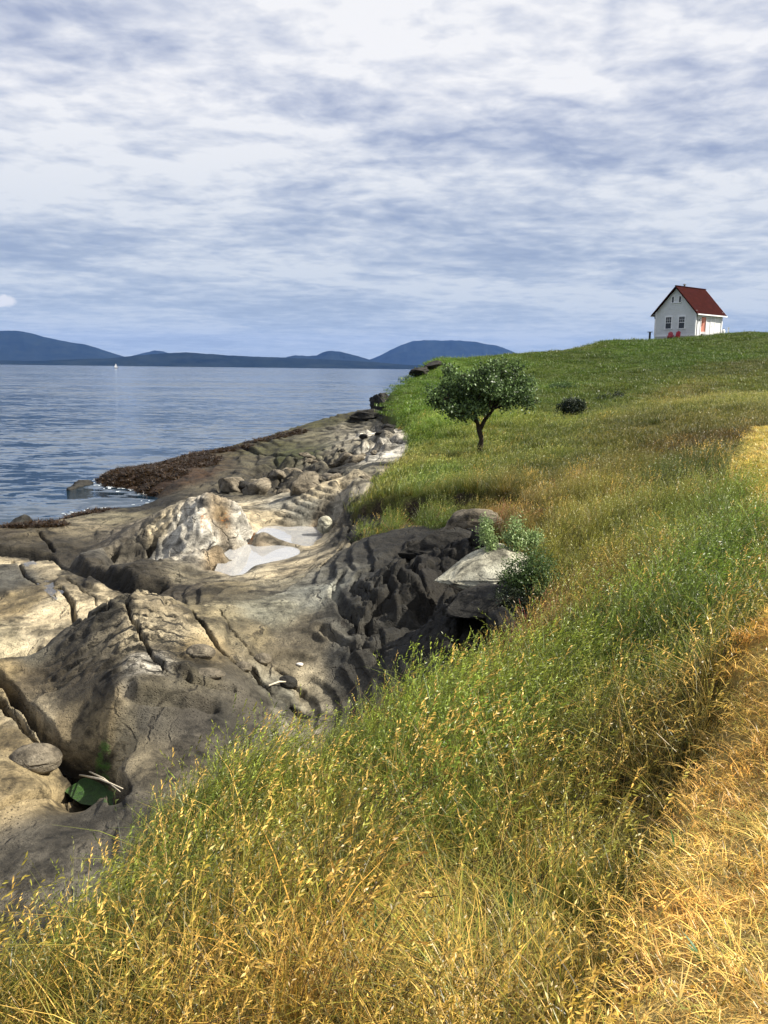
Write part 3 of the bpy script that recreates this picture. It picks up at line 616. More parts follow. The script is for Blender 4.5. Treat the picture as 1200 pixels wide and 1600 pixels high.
def land_hit(px, py):
    d = ray(px, py); h = math.hypot(d[0], d[1]); ds = np.exp(np.linspace(math.log(1.6), math.log(100), 700)); zz = CAMZ + d[2] / h * ds
    g = landT(np.full(ds.shape, math.atan2(d[0], d[1]) * 1.6), np.log(ds)); k = np.nonzero(zz <= g)[0]
    return at_d(px, py, ds[k[0]]) if len(k) else at_d(px, py, 80)
tk = np.array([lg(land_hit(a, b)) for a, b, _ in LT]); tcv = np.array([c for _, _, c in LT])
LAWN = np.array([(.62, .47, .16), (.60, .37, .09), (.68, .58, .26), (.42, .46, .12)])
def turf_tint(x, y, jitter=True):
    u = np.arctan2(x, y) * 1.6; v = np.log(np.maximum(np.hypot(x, y), 0.6))
    sc = np.clip(np.hypot(x, y) / 8, .5, 4)
    u = u + 0.05 * fbm(x / sc, y / sc, 301, 3); v = v + 0.12 * fbm(x / sc, y / sc, 303, 3)
    t = idw(u, v, tk, tcv, 2.0)
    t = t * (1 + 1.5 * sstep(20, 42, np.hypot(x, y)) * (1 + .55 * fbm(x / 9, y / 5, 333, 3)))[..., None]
    pm = path_mask(x, y)
    q = np.clip(fbm(x * .9, y * .9, 310, 3) * 1.6 + .5, 0, 1)[..., None]
    r = np.hypot(x, y); g = sstep(8.0, 11.0, r)[..., None] * 0.55
    lawn = LAWN[0] * (1 - q) + LAWN[1] * q
    lawn = lawn * (1 - g) + LAWN[3] * g
    s = sstep(0.25, 0.6, fbm(x * .5 + 7, y * .5, 315, 3) + .3)[..., None] * .3
    lawn = lawn * (1 - s) + LAWN[2] * s
    t = t * (1 - pm[..., None]) + lawn * pm[..., None]
    return t, pm

M_turf, nt, bs = new_mat('turf_ground')
geo = N(nt, 'ShaderNodeNewGeometry'); Pg = geo.outputs['Position']
ta = N(nt, 'ShaderNodeAttribute', attribute_name='tint'); soa = N(nt, 'ShaderNodeAttribute', attribute_name='soil')
n1 = noise(nt, Pg, 2.2, 6, 0.65); n2 = noise(nt, Pg, 18, 5, 0.7); n3 = noise(nt, Pg, 90, 3, 0.7)
c = mixc(nt, 1.0, ta.outputs['Color'], ramp(nt, n2, [(0.3, 0.35), (0.55, 0.75), (0.75, 1.1)]), 'MULTIPLY')
c = mixc(nt, 1.0, c, ramp(nt, n3, [(0.3, 0.6), (0.7, 1.2)]), 'MULTIPLY')
soilc = mixc(nt, ramp(nt, n2, [(0.35, 0), (0.7, 1)]), (0.018, 0.014, 0.009), (0.075, 0.058, 0.035))
c = mixc(nt, soa.outputs['Fac'], c, soilc)
L(nt, c, bs.inputs['Base Color']); bs.inputs['Roughness'].default_value = 0.95; bs.inputs['Specular IOR Level'].default_value = 0.1
b = N(nt, 'ShaderNodeBump'); b.inputs['Distance'].default_value = 0.08; b.inputs['Strength'].default_value = 1
L(nt, mathn(nt, 'ADD', n1, mathn(nt, 'MULTIPLY', n2, 0.5)), b.inputs['Height']); L(nt, b.outputs[0], bs.inputs['Normal'])

na2, nr2 = 420, 560
A2, R2, X2, Y2 = polar_grid(R(-100), R(62), na2, 0.7, 132, nr2)
sd2 = turf_d(X2, Y2)
Z2 = land_z(X2, Y2, sd2)
# soil scarp across the mound
def scarp_drop(x, y):
    d = segdist(x, y, SCARP); c = 0.5 * (SCARP[0][1] + SCARP[-1][1])
    xs = np.array([p[0] for p in SCARP]); ys = np.array([p[1] for p in SCARP]); o = np.argsort(xs)
    yl = np.interp(x, xs[o], ys[o]) + 0.25 * fbm(x * 2.2, y * .3, 131, 3)
    front = sstep(-0.05, 0.28, yl - y) * sstep(xs.min() - .3, xs.min() + .2, x) * (1 - sstep(xs.max() - .1, xs.max() + .5, x)) * (1 - sstep(1.8, 4.0, yl - y))
    gaps = 0.65 + 0.6 * sstep(-.15, .25, fbm(x * 1.1, y * .2 + 3, 133, 2))
    edge = (np.abs(yl - y - 0.14) < 0.30) & (gaps > .8) & (front > 0.02)
    return front * 0.66 * gaps, edge
dr2, ed2 = scarp_drop(X2, Y2)
Z2 = Z2 - dr2
soil = np.maximum(sstep(0.02, 0.22, -sd2), ed2.astype(float))
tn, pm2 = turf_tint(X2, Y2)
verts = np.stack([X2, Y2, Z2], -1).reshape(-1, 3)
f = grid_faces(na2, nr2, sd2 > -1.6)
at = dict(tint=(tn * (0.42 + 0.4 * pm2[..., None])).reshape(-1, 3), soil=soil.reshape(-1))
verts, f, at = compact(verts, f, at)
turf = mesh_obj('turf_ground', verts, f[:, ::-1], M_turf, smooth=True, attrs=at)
tag(turf, 'grassy bluff top rising to the house', kind='structure')
def ground(x, y):
    x = np.atleast_1d(np.asarray(x, float)); y = np.atleast_1d(np.asarray(y, float))
    s_ = turf_d(x, y); return land_z(x, y, s_) - scarp_drop(x, y)[0]
def gz(x, y): return float(ground(x, y)[0])

# ---------------------------------------------------------------- sea
M_sea, nt, bs = new_mat('sea_water')
geo = N(nt, 'ShaderNodeNewGeometry'); Pg = geo.outputs['Position']
wa = noise(nt, mapping(nt, Pg, rot=(0, 0, 0.2), scale=(0.6, 1.0, 1)), 0.8, 6, 0.62, 0.6)
wb = noise(nt, mapping(nt, Pg, rot=(0, 0, -0.3), scale=(0.6, 1.0, 1)), 0.14, 7, 0.68, 0.6)
wc = noise(nt, mapping(nt, Pg, rot=(0, 0, 0.1), scale=(0.5, 1.0, 1)), 0.014, 8, 0.72, 0.5)
patch = noise(nt, mapping(nt, Pg, rot=(0, 0, 0.12), scale=(0.004, 0.02, 1)), 1.0, 5, 0.6, 0.5)
def slope(scale, rot, sc, det, rough, k):
    """facet tilt of one family of waves, as an offset to the upward normal"""
    nv = noise(nt, mapping(nt, Pg, rot=(0, 0, rot), scale=sc), scale, det, rough, 0.5, 1)
    q = N(nt, 'ShaderNodeVectorMath', operation='SUBTRACT'); L(nt, nv, q.inputs[0]); q.inputs[1].default_value = (0.5, 0.5, 0.5)
    q2 = N(nt, 'ShaderNodeVectorMath', operation='MULTIPLY'); L(nt, q.outputs[0], q2.inputs[0]); q2.inputs[1].default_value = (k * .7, k, 0)
    return q2.outputs[0]
def vadd(a_, b_):
    q = N(nt, 'ShaderNodeVectorMath', operation='ADD')
    for i, v_ in enumerate((a_, b_)):
        if isinstance(v_, tuple): q.inputs[i].default_value = v_
        else: L(nt, v_, q.inputs[i])
    return q.outputs[0]
sw = vadd(vadd(slope(1.6, 0.2, (0.45, 1, 1), 3, .6, 1.05), slope(0.30, -0.25, (0.4, 1, 1), 4, .6, .85)), slope(0.035, 0.1, (0.35, 1, 1), 5, .65, .55))
pk = N(nt, 'ShaderNodeVectorMath', operation='SCALE'); L(nt, sw, pk.inputs[0]); L(nt, ramp(nt, patch, [(0.38, 0.45), (0.58, 1.0)]), pk.inputs['Scale'])
nm_ = N(nt, 'ShaderNodeVectorMath', operation='NORMALIZE'); L(nt, vadd(pk.outputs[0], (0.0, 0.0, 1.0)), nm_.inputs[0]); L(nt, nm_.outputs[0], bs.inputs['Normal'])
bs.inputs['Base Color'].default_value = (0.012, 0.030, 0.050, 1)
bs.inputs['Roughness'].default_value = 0.08; bs.inputs['IOR'].default_value = 1.5; bs.inputs['Specular IOR Level'].default_value = 0.5
sea = mesh_obj('sea', [(-40000, -300, 0), (40000, -300, 0), (40000, 60000, 0), (-40000, 60000, 0)], [(0, 1, 2, 3)], M_sea)
tag(sea, 'open sea with small ripples', kind='structure')
# tide pool
def pool_mat(name, pool_t):
    M_pool, nt, bs = new_mat(name)
    bs.inputs['Base Color'].default_value = (0.80, 0.80, 0.79, 1); bs.inputs['Roughness'].default_value = 0.04; bs.inputs['IOR'].default_value = 1.45; bs.inputs['Transmission Weight'].default_value = pool_t
    b = N(nt, 'ShaderNodeBump'); b.inputs['Distance'].default_value = 0.004; b.inputs['Strength'].default_value = 0.3
    L(nt, noise(nt, N(nt, 'ShaderNodeNewGeometry').outputs['Position'], 5, 3), b.inputs['Height']); L(nt, b.outputs[0], bs.inputs['Normal'])
    return M_pool
M_pool = pool_mat('sky_white_pool_water', .62); M_clear = pool_mat('dark_pool_water', 1.0)  # tide pool partly opaque white: bright sky reflection put into the water colour
def pool(name, label, px, z, m=None):
    P0 = [at_z(a, b, z) for a, b in px]
    o = mesh_obj(name, P0, [tuple(range(len(P0)))], m or M_pool); tag(o, label, kind='structure'); return o
pool('tide_pool', 'still tide pool behind the knobbly white rock', [(330, 905), (345, 868), (390, 835), (430, 812), (520, 800), (560, 832), (530, 866), (440, 892), (380, 900)][::-1], POOLZ)
pool('rain_pool', 'shallow strip of rain water on the flat slabs', [(36, 880), (52, 876), (78, 895), (100, 925), (88, 938), (60, 915)][::-1], 0.97, M_clear)
pool('channel_pool', 'dark water lying in the rock channel', [(-60, 1030), (20, 1040), (60, 1110), (150, 1200), (195, 1225), (190, 1262), (120, 1250), (60, 1180), (-40, 1110)][::-1], 0.60, M_clear)
M_algae, nt, bs = new_mat('green_algae'); Pa = N(nt, 'ShaderNodeNewGeometry').outputs['Position']
na_n = noise(nt, Pa, 16, 7, .8, .8); nb_n = noise(nt, Pa, 70, 4, .8)
L(nt, mixc(nt, ramp(nt, na_n, [(.44, 0), (.53, 1)]), mixc(nt, nb_n, (.008, .022, .006), (.02, .05, .01)), mixc(nt, nb_n, (.015, .050, .008), (.055, .12, .018))), bs.inputs['Base Color']); bs.inputs['Roughness'].default_value = .35
b = N(nt, 'ShaderNodeBump'); b.inputs['Distance'].default_value = .02; L(nt, mathn(nt, 'ADD', na_n, mathn(nt, 'MULTIPLY', nb_n, .4)), b.inputs['Height']); L(nt, b.outputs[0], bs.inputs['Normal'])
ap = [at_z(a_, b_, .66) for a_, b_ in ((96, 1236), (118, 1214), (150, 1206), (185, 1222), (205, 1250), (190, 1272), (150, 1262), (120, 1256))]
AV = [np.mean(ap, 0) + np.array([0, 0, .004])]; AF = []; nseg = 48
for k_ in range(nseg):
    u_a = k_ / nseg * len(ap); i_a = int(u_a); q_ = ap[i_a] * (1 - u_a + i_a) + ap[(i_a + 1) % len(ap)] * (u_a - i_a); AV.append(AV[0] * .12 + q_ * .88 + (q_ - AV[0]) * float(perlin(np.array(k_ * .25), np.array(.5), 9)) * .12); AV[-1][2] = .655
for k_ in range(nseg): AF.append((0, 1 + (k_ + 1) % nseg, 1 + k_))
ao = mesh_obj('green_algae', np.array(AV), AF, M_algae, smooth=True); tag(ao, 'bright green algae mat in the wet rock channel', kind='stuff')
# foam where the water laps the rock
zz_ = Z.copy(); fm = (zz_ > -0.30 + .2 * fbm(X * .5, Y * .5, 602, 3)) & (zz_ < 0.03) & (fbm(X * .4, Y * .4, 601, 3) > -.2) & (fbm(X * 2.6, Y * 2.2, 603, 4) > .10 - .22 * (zz_ > -.06)) & (RR > 24)
ff = grid_faces(na, nr); kf = fm.ravel(); ff = ff[kf[ff].all(1)]
fv = np.stack([X, Y, np.full(X.shape, .008) + .012 * np.abs(fbm(X * 5, Y * 5, 605, 2))], -1).reshape(-1, 3)
fv, ff, _ = compact(fv, ff, {})
M_foam = simple('sea_foam', (.50, .55, .58), .5, .1, 5)
if len(ff): tag(mesh_obj('sea_foam', fv, ff[:, ::-1], M_foam), 'thin white foam where the sea laps the rock shelf', kind='stuff')
#__PART3__
# ---------------------------------------------------------------- far islands
M_far, nt, bs = new_mat('far_forest')
geo = N(nt, 'ShaderNodeNewGeometry')
nz = noise(nt, mapping(nt, geo.outputs['Position'], scale=(0.004, 0.004, 0.012)), 1.0, 8, 0.7)
L(nt, mixc(nt, ramp(nt, nz, [(0.35, 0), (0.65, 1)]), (0.004, 0.008, 0.010), (0.016, 0.022, 0.020)), bs.inputs['Base Color'])
bs.inputs['Roughness'].default_value = 1; bs.inputs['Specular IOR Level'].default_value = 0
def island(name, label, prof, D, depth, seed, rough=0.10):
    xs = np.array([p[0] for p in prof], float); ys = np.array([p[1] for p in prof], float)
    n, m = 320, 26
    px = np.linspace(xs[0], xs[-1], n)
    k = np.interp(px, xs, ys)
    ker = np.ones(9) / 9; k = np.convolve(np.pad(k, 4, 'edge'), ker, 'valid')
    V = []
    for i in range(n):
        p = at_d(px[i], k[i], D); H = max(p[2], 0.0); d = p[:2] / np.hypot(*p[:2])
        for j in range(m):
            t = j / (m - 1) * 2 - 1
            q = p[:2] + d * t * depth
            nn = float(fbm(np.array(q[0] / (depth * .35)), np.array(q[1] / (depth * .35)), seed, 4))
            z = D * 0.0004 * float(fbm(np.array(q[0] / (D * .006)), np.array(q[1] / (D * .02)), seed + 1, 3)) * min(1, H / 60) + H * (1 - abs(t) ** 1.3) * (1 + 0.35 * nn * min(1, abs(t) * 3)) - 2 * abs(t) ** 3 - (0 if H > 1 else 2)
            V.append((q[0], q[1], z))
    f = grid_faces(n, m)
    o = mesh_obj(name, np.array(V), f[:, ::-1], M_far, smooth=True); tag(o, label, kind='structure')
def hy(x): return 575.6 + (x - 600) * ROLL
island('mountain', 'long blue mountain at the left end of the horizon', [(-260, 545), (-150, 528), (-60, 519), (0, 516), (30, 517.5), (50, 520), (80, 528), (110, 534), (135, 538), (160, 546), (185, 554), (200, 559), (230, 566), (240, 571)], 12500, 1500, 3)
island('hill', 'small paler hill peeping behind the low forested shore', [(185, 572), (205, 556), (225, 551), (240, 547.5), (255, 549), (270, 553), (290, 560), (310, 573)], 14000, 600, 5)
island('low_shore', 'dark low forested shore along the left horizon', [(-260, 563), (0, 563), (60, 564), (120, 561), (170, 560), (205, 556), (240, 553), (285, 550), (300, 550.5), (330, 553), (380, 556.5), (440, 558.5), (500, 561), (560, 564), (600, 567), (632, 570), (700, 572)], 8000, 500, 8)
island('twin_hill', 'double humped blue hill in the middle of the horizon', [(430, 574), (447, 558), (460, 555), (480, 556), (495, 555), (505, 550), (515, 548), (530, 548.5), (548, 553), (562, 557), (590, 566), (610, 575)], 11500, 600, 13)
island('mountain', 'broad pale blue mountain right of the horizon hills', [(540, 575), (565, 566), (590, 557), (610, 547), (630, 538), (645, 533), (665, 531.5), (720, 531.5), (745, 533.5), (760, 537), (775, 539), (790, 544), (805, 551), (840, 560), (900, 577)], 15000, 1500, 17)
# air
hv, nt2 = bpy.data.materials.new('sea_haze'), None
hv.use_nodes = True; nt = hv.node_tree; nt.nodes.clear()
pv = N(nt, 'ShaderNodeVolumePrincipled'); pv.inputs['Color'].default_value = (0.17, 0.36, 0.9, 1); pv.inputs['Density'].default_value = 2.3e-5; pv.inputs['Anisotropy'].default_value = 0.0
ou = N(nt, 'ShaderNodeOutputMaterial'); L(nt, pv.outputs[0], ou.inputs['Volume'])
hb = MB().box((0, 8750, 300), (28000, 18500, 622)).build('haze', hv)
tag(hb, 'thin blue sea haze over the strait', kind='stuff')

# ---------------------------------------------------------------- grass
def leaf_material(name, transl=0.35, rough=0.6):
    m, nt, bs = new_mat(name)
    ti = N(nt, 'ShaderNodeAttribute', attribute_name='tint', attribute_type='INSTANCER')
    co = N(nt, 'ShaderNodeAttribute', attribute_name='col')
    c = mixc(nt, 1.0, ti.outputs['Color'], co.outputs['Color'], 'MULTIPLY')
    L(nt, c, bs.inputs['Base Color']); bs.inputs['Roughness'].default_value = 0.42; bs.inputs['Specular IOR Level'].default_value = 0.5
    tr = N(nt, 'ShaderNodeBsdfTranslucent'); L(nt, c, tr.inputs[0])
    mx = N(nt, 'ShaderNodeMixShader'); mx.inputs[0].default_value = transl
    L(nt, bs.outputs[0], mx.inputs[1]); L(nt, tr.outputs[0], mx.inputs[2]); L(nt, mx.outputs[0], nt.nodes['Material Output'].inputs['Surface'])
    return m
M_grass = leaf_material('grass_blade')
class Clump:
    def __init__(s): s.v = []; s.f = []; s.c = []
    def blade(s, root, az, h, lean, w, c0, c1, seg=4, curl=1.6):
        b = len(s.v); wa = az + rng.uniform(.9, 2.2); d = np.array([math.cos(az), math.sin(az)]); wd = np.array([math.cos(wa), math.sin(wa), 0])
        for i in range(seg + 1):
            t = i / seg
            p = np.array([root[0] + d[0] * lean * t ** curl * h, root[1] + d[1] * lean * t ** curl * h, h * (t - 0.45 * min(lean, 1.3) * t ** 2.2)])
            ww = w * (1 - t ** 1.8) * 0.5 + w * 0.04
            s.v += [p - wd * ww, p + wd * ww]; cc_ = np.array(c0) * (1 - t) + np.array(c1) * t; s.c += [cc_, cc_]
        for i in range(seg): s.f.append((b + 2 * i, b + 2 * i + 1, b + 2 * i + 3, b + 2 * i + 2))
        return (s.v[-1] + s.v[-2]) / 2, (s.v[-1] - s.v[-3])
    def spikelet(s, p, d, ln, w, c):
        d = d / (np.linalg.norm(d) + 1e-9); a = np.cross(d, rng.normal(size=3)); a /= np.linalg.norm(a) + 1e-9
        b = len(s.v); s.v += [p, p + d * ln * .4 + a * w, p + d * ln, p + d * ln * .4 - a * w]; s.c += [np.array(c)] * 4; s.f.append((b, b + 1, b + 2, b + 3))
    def head(s, p, d, n, ln, sw, c, spread=0.5, droop=0.0):
        d = d / (np.linalg.norm(d) + 1e-9)
        for i in range(n):
            t = i / max(n - 1, 1); q = p + d * ln * (t - 0.75)
            dd = d + rng.normal(size=3) * spread + np.array([0.25, 0, -droop])
            s.spikelet(q, dd, sw * rng.uniform(3, 4.6), sw * .5, np.array(c) * rng.uniform(.8, 1.25))
    def build(s, name, mat):
        me = bpy.data.meshes.new(name); me.from_pydata([tuple(map(float, p)) for p in s.v], [], s.f)
        a = me.attributes.new('col', 'FLOAT_COLOR', 'POINT'); a.data.foreach_set('color', np.concatenate([np.array(s.c, np.float32), np.ones((len(s.c), 1), np.float32)], 1).ravel())
        me.materials.append(mat); return bpy.data.objects.new(name, me)
GREEN, STRAW = (0.72, 0.92, 0.48), (1.68, 1.52, 1.12)
def tall(n, h, rad, w, heads, hs, green=.5, lean=.5, seg=4, hn=9, wind=0.35):
    c = Clump()
    for i in range(n):
        r = rad * math.sqrt(rng.uniform()); a = rng.uniform(0, 6.283); root = (r * math.cos(a), r * math.sin(a))
        az = rng.normal(wind, 1.0) if rng.uniform() < .65 else rng.uniform(0, 6.28)
        g = rng.uniform() < green; cb = np.array(GREEN if g else STRAW) * rng.uniform(.65, 1.2)
        hh = h * rng.uniform(.45, 1.0)
        c.blade(root, az, hh, lean * rng.uniform(.3, 1.5), w * rng.uniform(.6, 1.2), cb * np.array([.60, .50, .42]), cb * np.array([1.15, 1.12, 1.0]), seg)
    for i in range(heads):
        r = rad * math.sqrt(rng.uniform()); a = rng.uniform(0, 6.283)
        st = np.array(STRAW if rng.uniform() < .6 else GREEN) * rng.uniform(.8, 1.15)
        tip, d = c.blade((r * math.cos(a), r * math.sin(a)), rng.normal(wind, .8), h * rng.uniform(.85, 1.35), lean * rng.uniform(.3, 1.0), w * .5, st * .75, st, seg + 1, 2.0)
        c.head(tip, d, hn, h * .20, hs, np.array([1.85, 1.72, 1.30]), .35, .25)
    return c
def mat_clump(n, ln, rad, w):
    c = Clump()
    for i in range(n):
        r = rad * math.sqrt(rng.uniform()); a = rng.uniform(0, 6.283)
        cb = np.array(STRAW) * rng.uniform(.5, 1.35) if rng.uniform() < .85 else np.array(GREEN)
        c.blade((r * math.cos(a), r * math.sin(a)), rng.uniform(0, 6.28), ln * rng.uniform(.3, 1), rng.uniform(.8, 1.8), w * rng.uniform(.6, 1.2), cb * .8, cb * 1.15, 3, 1.1)
    return c
def stalk_clump(n, h):
    c = Clump()
    for i in range(n):
        a = rng.uniform(0, 6.283); r = .05 * rng.uniform()
        tip, d = c.blade((r * math.cos(a), r * math.sin(a)), rng.normal(.5, .3), h * rng.uniform(.7, 1.1), rng.uniform(.3, .8), .0035, (.5, .42, .35), (.5, .4, .35), 6, 1.6)
        c.head(tip, d, 16, h * .16, .0035, (.45, .36, .3), .18)
    return c
def library(name, makers, k, mat=M_grass):
    col = bpy.data.collections.new(name)
    for i, mk in enumerate(makers):
        for j in range(k):
            col.objects.link(mk().build('%s_%02d' % (name, i * k + j), mat))
    return col
def scatter(name, label, col, ncol, P, scl, tint, kinds, tilt=0.12, spin=0.6, cat=None):
    n = len(P)
    o = mesh_obj(name, P, np.zeros((0, 4), int))
    me = o.data
    rot = np.stack([rng.normal(0, tilt, n), rng.normal(0, tilt, n), rng.normal(0, spin, n)], -1).astype(np.float32)
    for nm, ty, arr, key in (('rot', 'FLOAT_VECTOR', rot, 'vector'), ('scl', 'FLOAT', scl.astype(np.float32), 'value'), ('tint', 'FLOAT_COLOR', np.concatenate([tint, np.ones((n, 1))], 1).astype(np.float32), 'color'), ('pick', 'INT', kinds.astype(np.int32), 'value')):
        a = me.attributes.new(nm, ty, 'POINT'); a.data.foreach_set(key, arr.ravel())
    g = bpy.data.node_groups.new(name + '_nodes', 'GeometryNodeTree')
    g.interface.new_socket('Geometry', in_out='INPUT', socket_type='NodeSocketGeometry'); g.interface.new_socket('Geometry', in_out='OUTPUT', socket_type='NodeSocketGeometry')
    gi = g.nodes.new('NodeGroupInput'); go = g.nodes.new('NodeGroupOutput')
    ci = g.nodes.new('GeometryNodeCollectionInfo'); ci.inputs['Collection'].default_value = col; ci.inputs['Separate Children'].default_value = True; ci.inputs['Reset Children'].default_value = True
    ip = g.nodes.new('GeometryNodeInstanceOnPoints'); ip.inputs['Pick Instance'].default_value = True
    def na_(nm, ty):
        q = g.nodes.new('GeometryNodeInputNamedAttribute'); q.data_type = ty; q.inputs['Name'].default_value = nm
        return [s_ for s_ in q.outputs if s_.enabled and s_.name == 'Attribute'][0]
    g.links.new(gi.outputs[0], ip.inputs['Points']); g.links.new(ci.outputs[0], ip.inputs['Instance'])
    g.links.new(na_('pick', 'INT'), ip.inputs['Instance Index']); g.links.new(na_('rot', 'FLOAT_VECTOR'), ip.inputs['Rotation']); g.links.new(na_('scl', 'FLOAT'), ip.inputs['Scale'])
    g.links.new(ip.outputs[0], go.inputs[0])
    md = o.modifiers.new('scatter', 'NODES'); md.node_group = g
    tag(o, label, cat, kind='stuff'); return o
def sample(r0_, r1, dens, a0=R(-42), a1=R(36)):
    n = int(0.5 * (a1 - a0) * (r1 * r1 - r0_ * r0_) * dens)
    r = np.sqrt(rng.uniform(r0_ * r0_, r1 * r1, n)); a = rng.uniform(a0, a1, n)
    return r * np.sin(a), r * np.cos(a)
def fade(P_, s_): return P_
libN = library('near_grass', [lambda: tall(11, .42, .06, .0055, 3, .0068, .5, .7, 4, 8), lambda: tall(13, .36, .06, .0050, 1, .006, .8, .6), lambda: tall(8, .50, .05, .0045, 4, .0065, .35, .6, 4, 9), lambda: mat_clump(12, .42, .08, .0045)], 6)
libM = library('middle_grass', [lambda: tall(34, .40, .15, .0058, 10, .0075, .6, .5, 3, 5), lambda: tall(40, .32, .15, .006, 4, .0075, .7, .45, 3, 5), lambda: tall(26, .46, .13, .005, 16, .0075, .4, .5, 3, 5)], 4)
libF = library('far_grass', [lambda: tall(70, .32, .34, .011, 7, .012, .88, .45, 2, 3), lambda: tall(80, .26, .34, .012, 6, .013, .9, .4, 2, 3)], 4)
libX = library('distant_grass', [lambda: tall(120, .22, .75, .024, 2, .02, .95, .4, 2, 2)], 4)
libL = library('mown_grass', [lambda: mat_clump(22, .075, .07, .0032), lambda: tall(18, .05, .07, .003, 0, .003, .25, .8, 2)], 4)
libLF = library('mown_grass_far', [lambda: mat_clump(60, .10, .20, .008)], 4)
libS = library('dark_stalks', [lambda: stalk_clump(3, .62)], 5)

def turf_points(r0_, r1, dens, path=False, edge=-0.10, a1=R(36)):
    x, y = sample(r0_, r1, dens, a1=a1)
    s_ = turf_d(x, y); pm = path_mask(x, y); dr, ed = scarp_drop(x, y)
    k = (s_ > edge) & ((pm > .5) if path else (pm < .45)) & (~ed)
    x, y, s_ = x[k], y[k], s_[k]
    z = ground(x, y); t, _ = turf_tint(x, y)
    return x, y, z, s_, t
def jit(t, a=.22, straw=0.0):
    n = len(t); t = t * .68 * rng.uniform(1 - a * 1.7, 1 + a * 1.5, (n, 1)) * (1 + rng.normal(0, .05, (n, 3)))
    k = rng.uniform(size=n) < straw
    t[k] = np.array([.46, .32, .10]) * rng.uniform(.7, 1.25, (k.sum(), 1))
    return np.clip(t, 0.004, .85)
parts = {}
def grass_band(name, label, lib, nv, r0_, r1, dens, hfun, kprob, straw, a=.22):
    x, y, z, s_, t = turf_points(r0_, r1, dens)
    n = len(x); ks = rng.choice(len(kprob), n, p=kprob); per = nv
    if nv == 6 and r0_ < 2:
        mz = np.zeros(n)
        for (a_, b_, rr_) in ((700, 1330, .55), (780, 1450, .45), (600, 1400, .4), (480, 1330, .25), (1010, 1230, .35), (330, 1450, .22)):
            p_ = at_z(a_, b_, 3.6); mz = np.maximum(mz, 1 - np.hypot(x - p_[0], y - p_[1]) / rr_)
        mz = mz + .35 * fbm(x * 2, y * 2, 420, 2) > .15
        ks = np.where(mz & (rng.uniform(size=n) < .85), 3, ks); t = np.where(mz[:, None], t * np.array([1.25, 1.18, 1.2]), t)
    pick = ks * per + rng.integers(0, per, n)
    hmod = 0.45 + 0.8 * np.clip(fbm(x * .7, y * .7, 401, 4, .6) * 1.3 + .5, 0, 1)
    scl = rng.uniform(.75, 1.2, n) * hmod * hfun(x, y, s_)
    return scatter(name, label, lib, 0, np.stack([x, y, z - .02], -1), scl, jit(t, a, straw), pick)
hn = lambda x, y, s_: 0.75 + 0.3 * sstep(0.0, .5, s_) - 0.35 * (1 - sstep(1.5, 3.2, np.hypot(x, y)))
grass_band('tall_grass', 'tall drying grass with pale oat heads at the bottom of the photo', libN, 6, 1.0, 5.2, 260, hn, [.40, .18, .24, .18], .22, .42)
grass_band('tall_grass', 'green and straw tall grass along the near cliff edge', libN, 6, 5.2, 10.5, 300, lambda x, y, s_: 0.8 + .25 * sstep(0, .5, s_), [.3, .32, .33, .05], .07, .34)
grass_band('tall_grass', 'tall grass between the mown path and the cove', libM, 4, 10.5, 21, 85, lambda x, y, s_: 0.95 + 0 * x, [.35, .35, .3], .06, .22)
grass_band('meadow_grass', 'meadow grass around the lone small tree', libF, 4, 21, 44, 20, lambda x, y, s_: 0.95 + 0 * x, [.5, .5], .015, .15)
grass_band('meadow_grass', 'dark green grass on the hill below the house', libX, 4, 44, 96, 5.5, lambda x, y, s_: 0.9 + 0 * x, [1.0], .0, .12)
x, y, z, s_, t = turf_points(1.0, 9, 560, True, a1=R(58))
scatter('mown_grass', 'golden cut grass of the mown path', libL, 0, np.stack([x, y, z - .005], -1), rng.uniform(.7, 1.3, len(x)), jit(t * 1.12, .4, .1), rng.integers(0, 8, len(x)), .15, 3)
x, y, z, s_, t = turf_points(9, 30, 95, True, a1=R(50))
scatter('mown_grass', 'pale cut grass where the path turns out of the photo', libLF, 0, np.stack([x, y, z - .01], -1), rng.uniform(.7, 1.3, len(x)), jit(t, .2, .1), rng.integers(0, 4, len(x)), .1, 3)
x, y, z, s_, t = turf_points(2.0, 12, 7)
k = fbm(x * .6, y * .6, 501, 2) > -.05; x, y, z = x[k], y[k], z[k]
scatter('dark_grass_stalks', 'dark reddish seed stalks standing above the tall grass', libS, 0, np.stack([x, y, z], -1), rng.uniform(.8, 1.3, len(x)), np.tile([.16, .12, .05], (len(x), 1)) * rng.uniform(.5, 1.6, (len(x), 1)), rng.integers(0, 5, len(x)), .1, .3)

xs_, ys_ = [], []
for px_, py_, d_, n_ in ((800, 800, 16, 60), (775, 778, 16.8, 60), (850, 905, 10.6, 70), (830, 940, 9.9, 60), (805, 965, 9.3, 50), (640, 828, 18.2, 50), (560, 1075, 7.2, 30), (770, 1000, 8.5, 30), (900, 740, 19, 60)):
    p_ = at_d(px_, py_, d_); xs_.append(p_[0] + rng.normal(0, .28, n_)); ys_.append(p_[1] + rng.normal(0, .4, n_))
x = np.concatenate(xs_); y = np.concatenate(ys_); k = turf_d(x, y) > -.1; x, y = x[k], y[k]
scatter('red_sorrel', 'rusty red sorrel stalks along the lip of the cove', libS, 0, np.stack([x, y, ground(x, y)], -1), rng.uniform(.5, .9, len(x)), np.tile([1.1, .42, .30], (len(x), 1)) * rng.uniform(.5, 1.3, (len(x), 1)), rng.integers(0, 5, len(x)), .1, .4)
kk_ = (weed > .45) & (Z > -.05) & (RR > 24) & (RR < 62) & (sdst < -.2) & (fbm(X * .8, Y * .8, 611, 3) > -.25)
ii = np.argwhere(kk_); ii = ii[rng.choice(len(ii), min(6500, len(ii)), replace=False)]
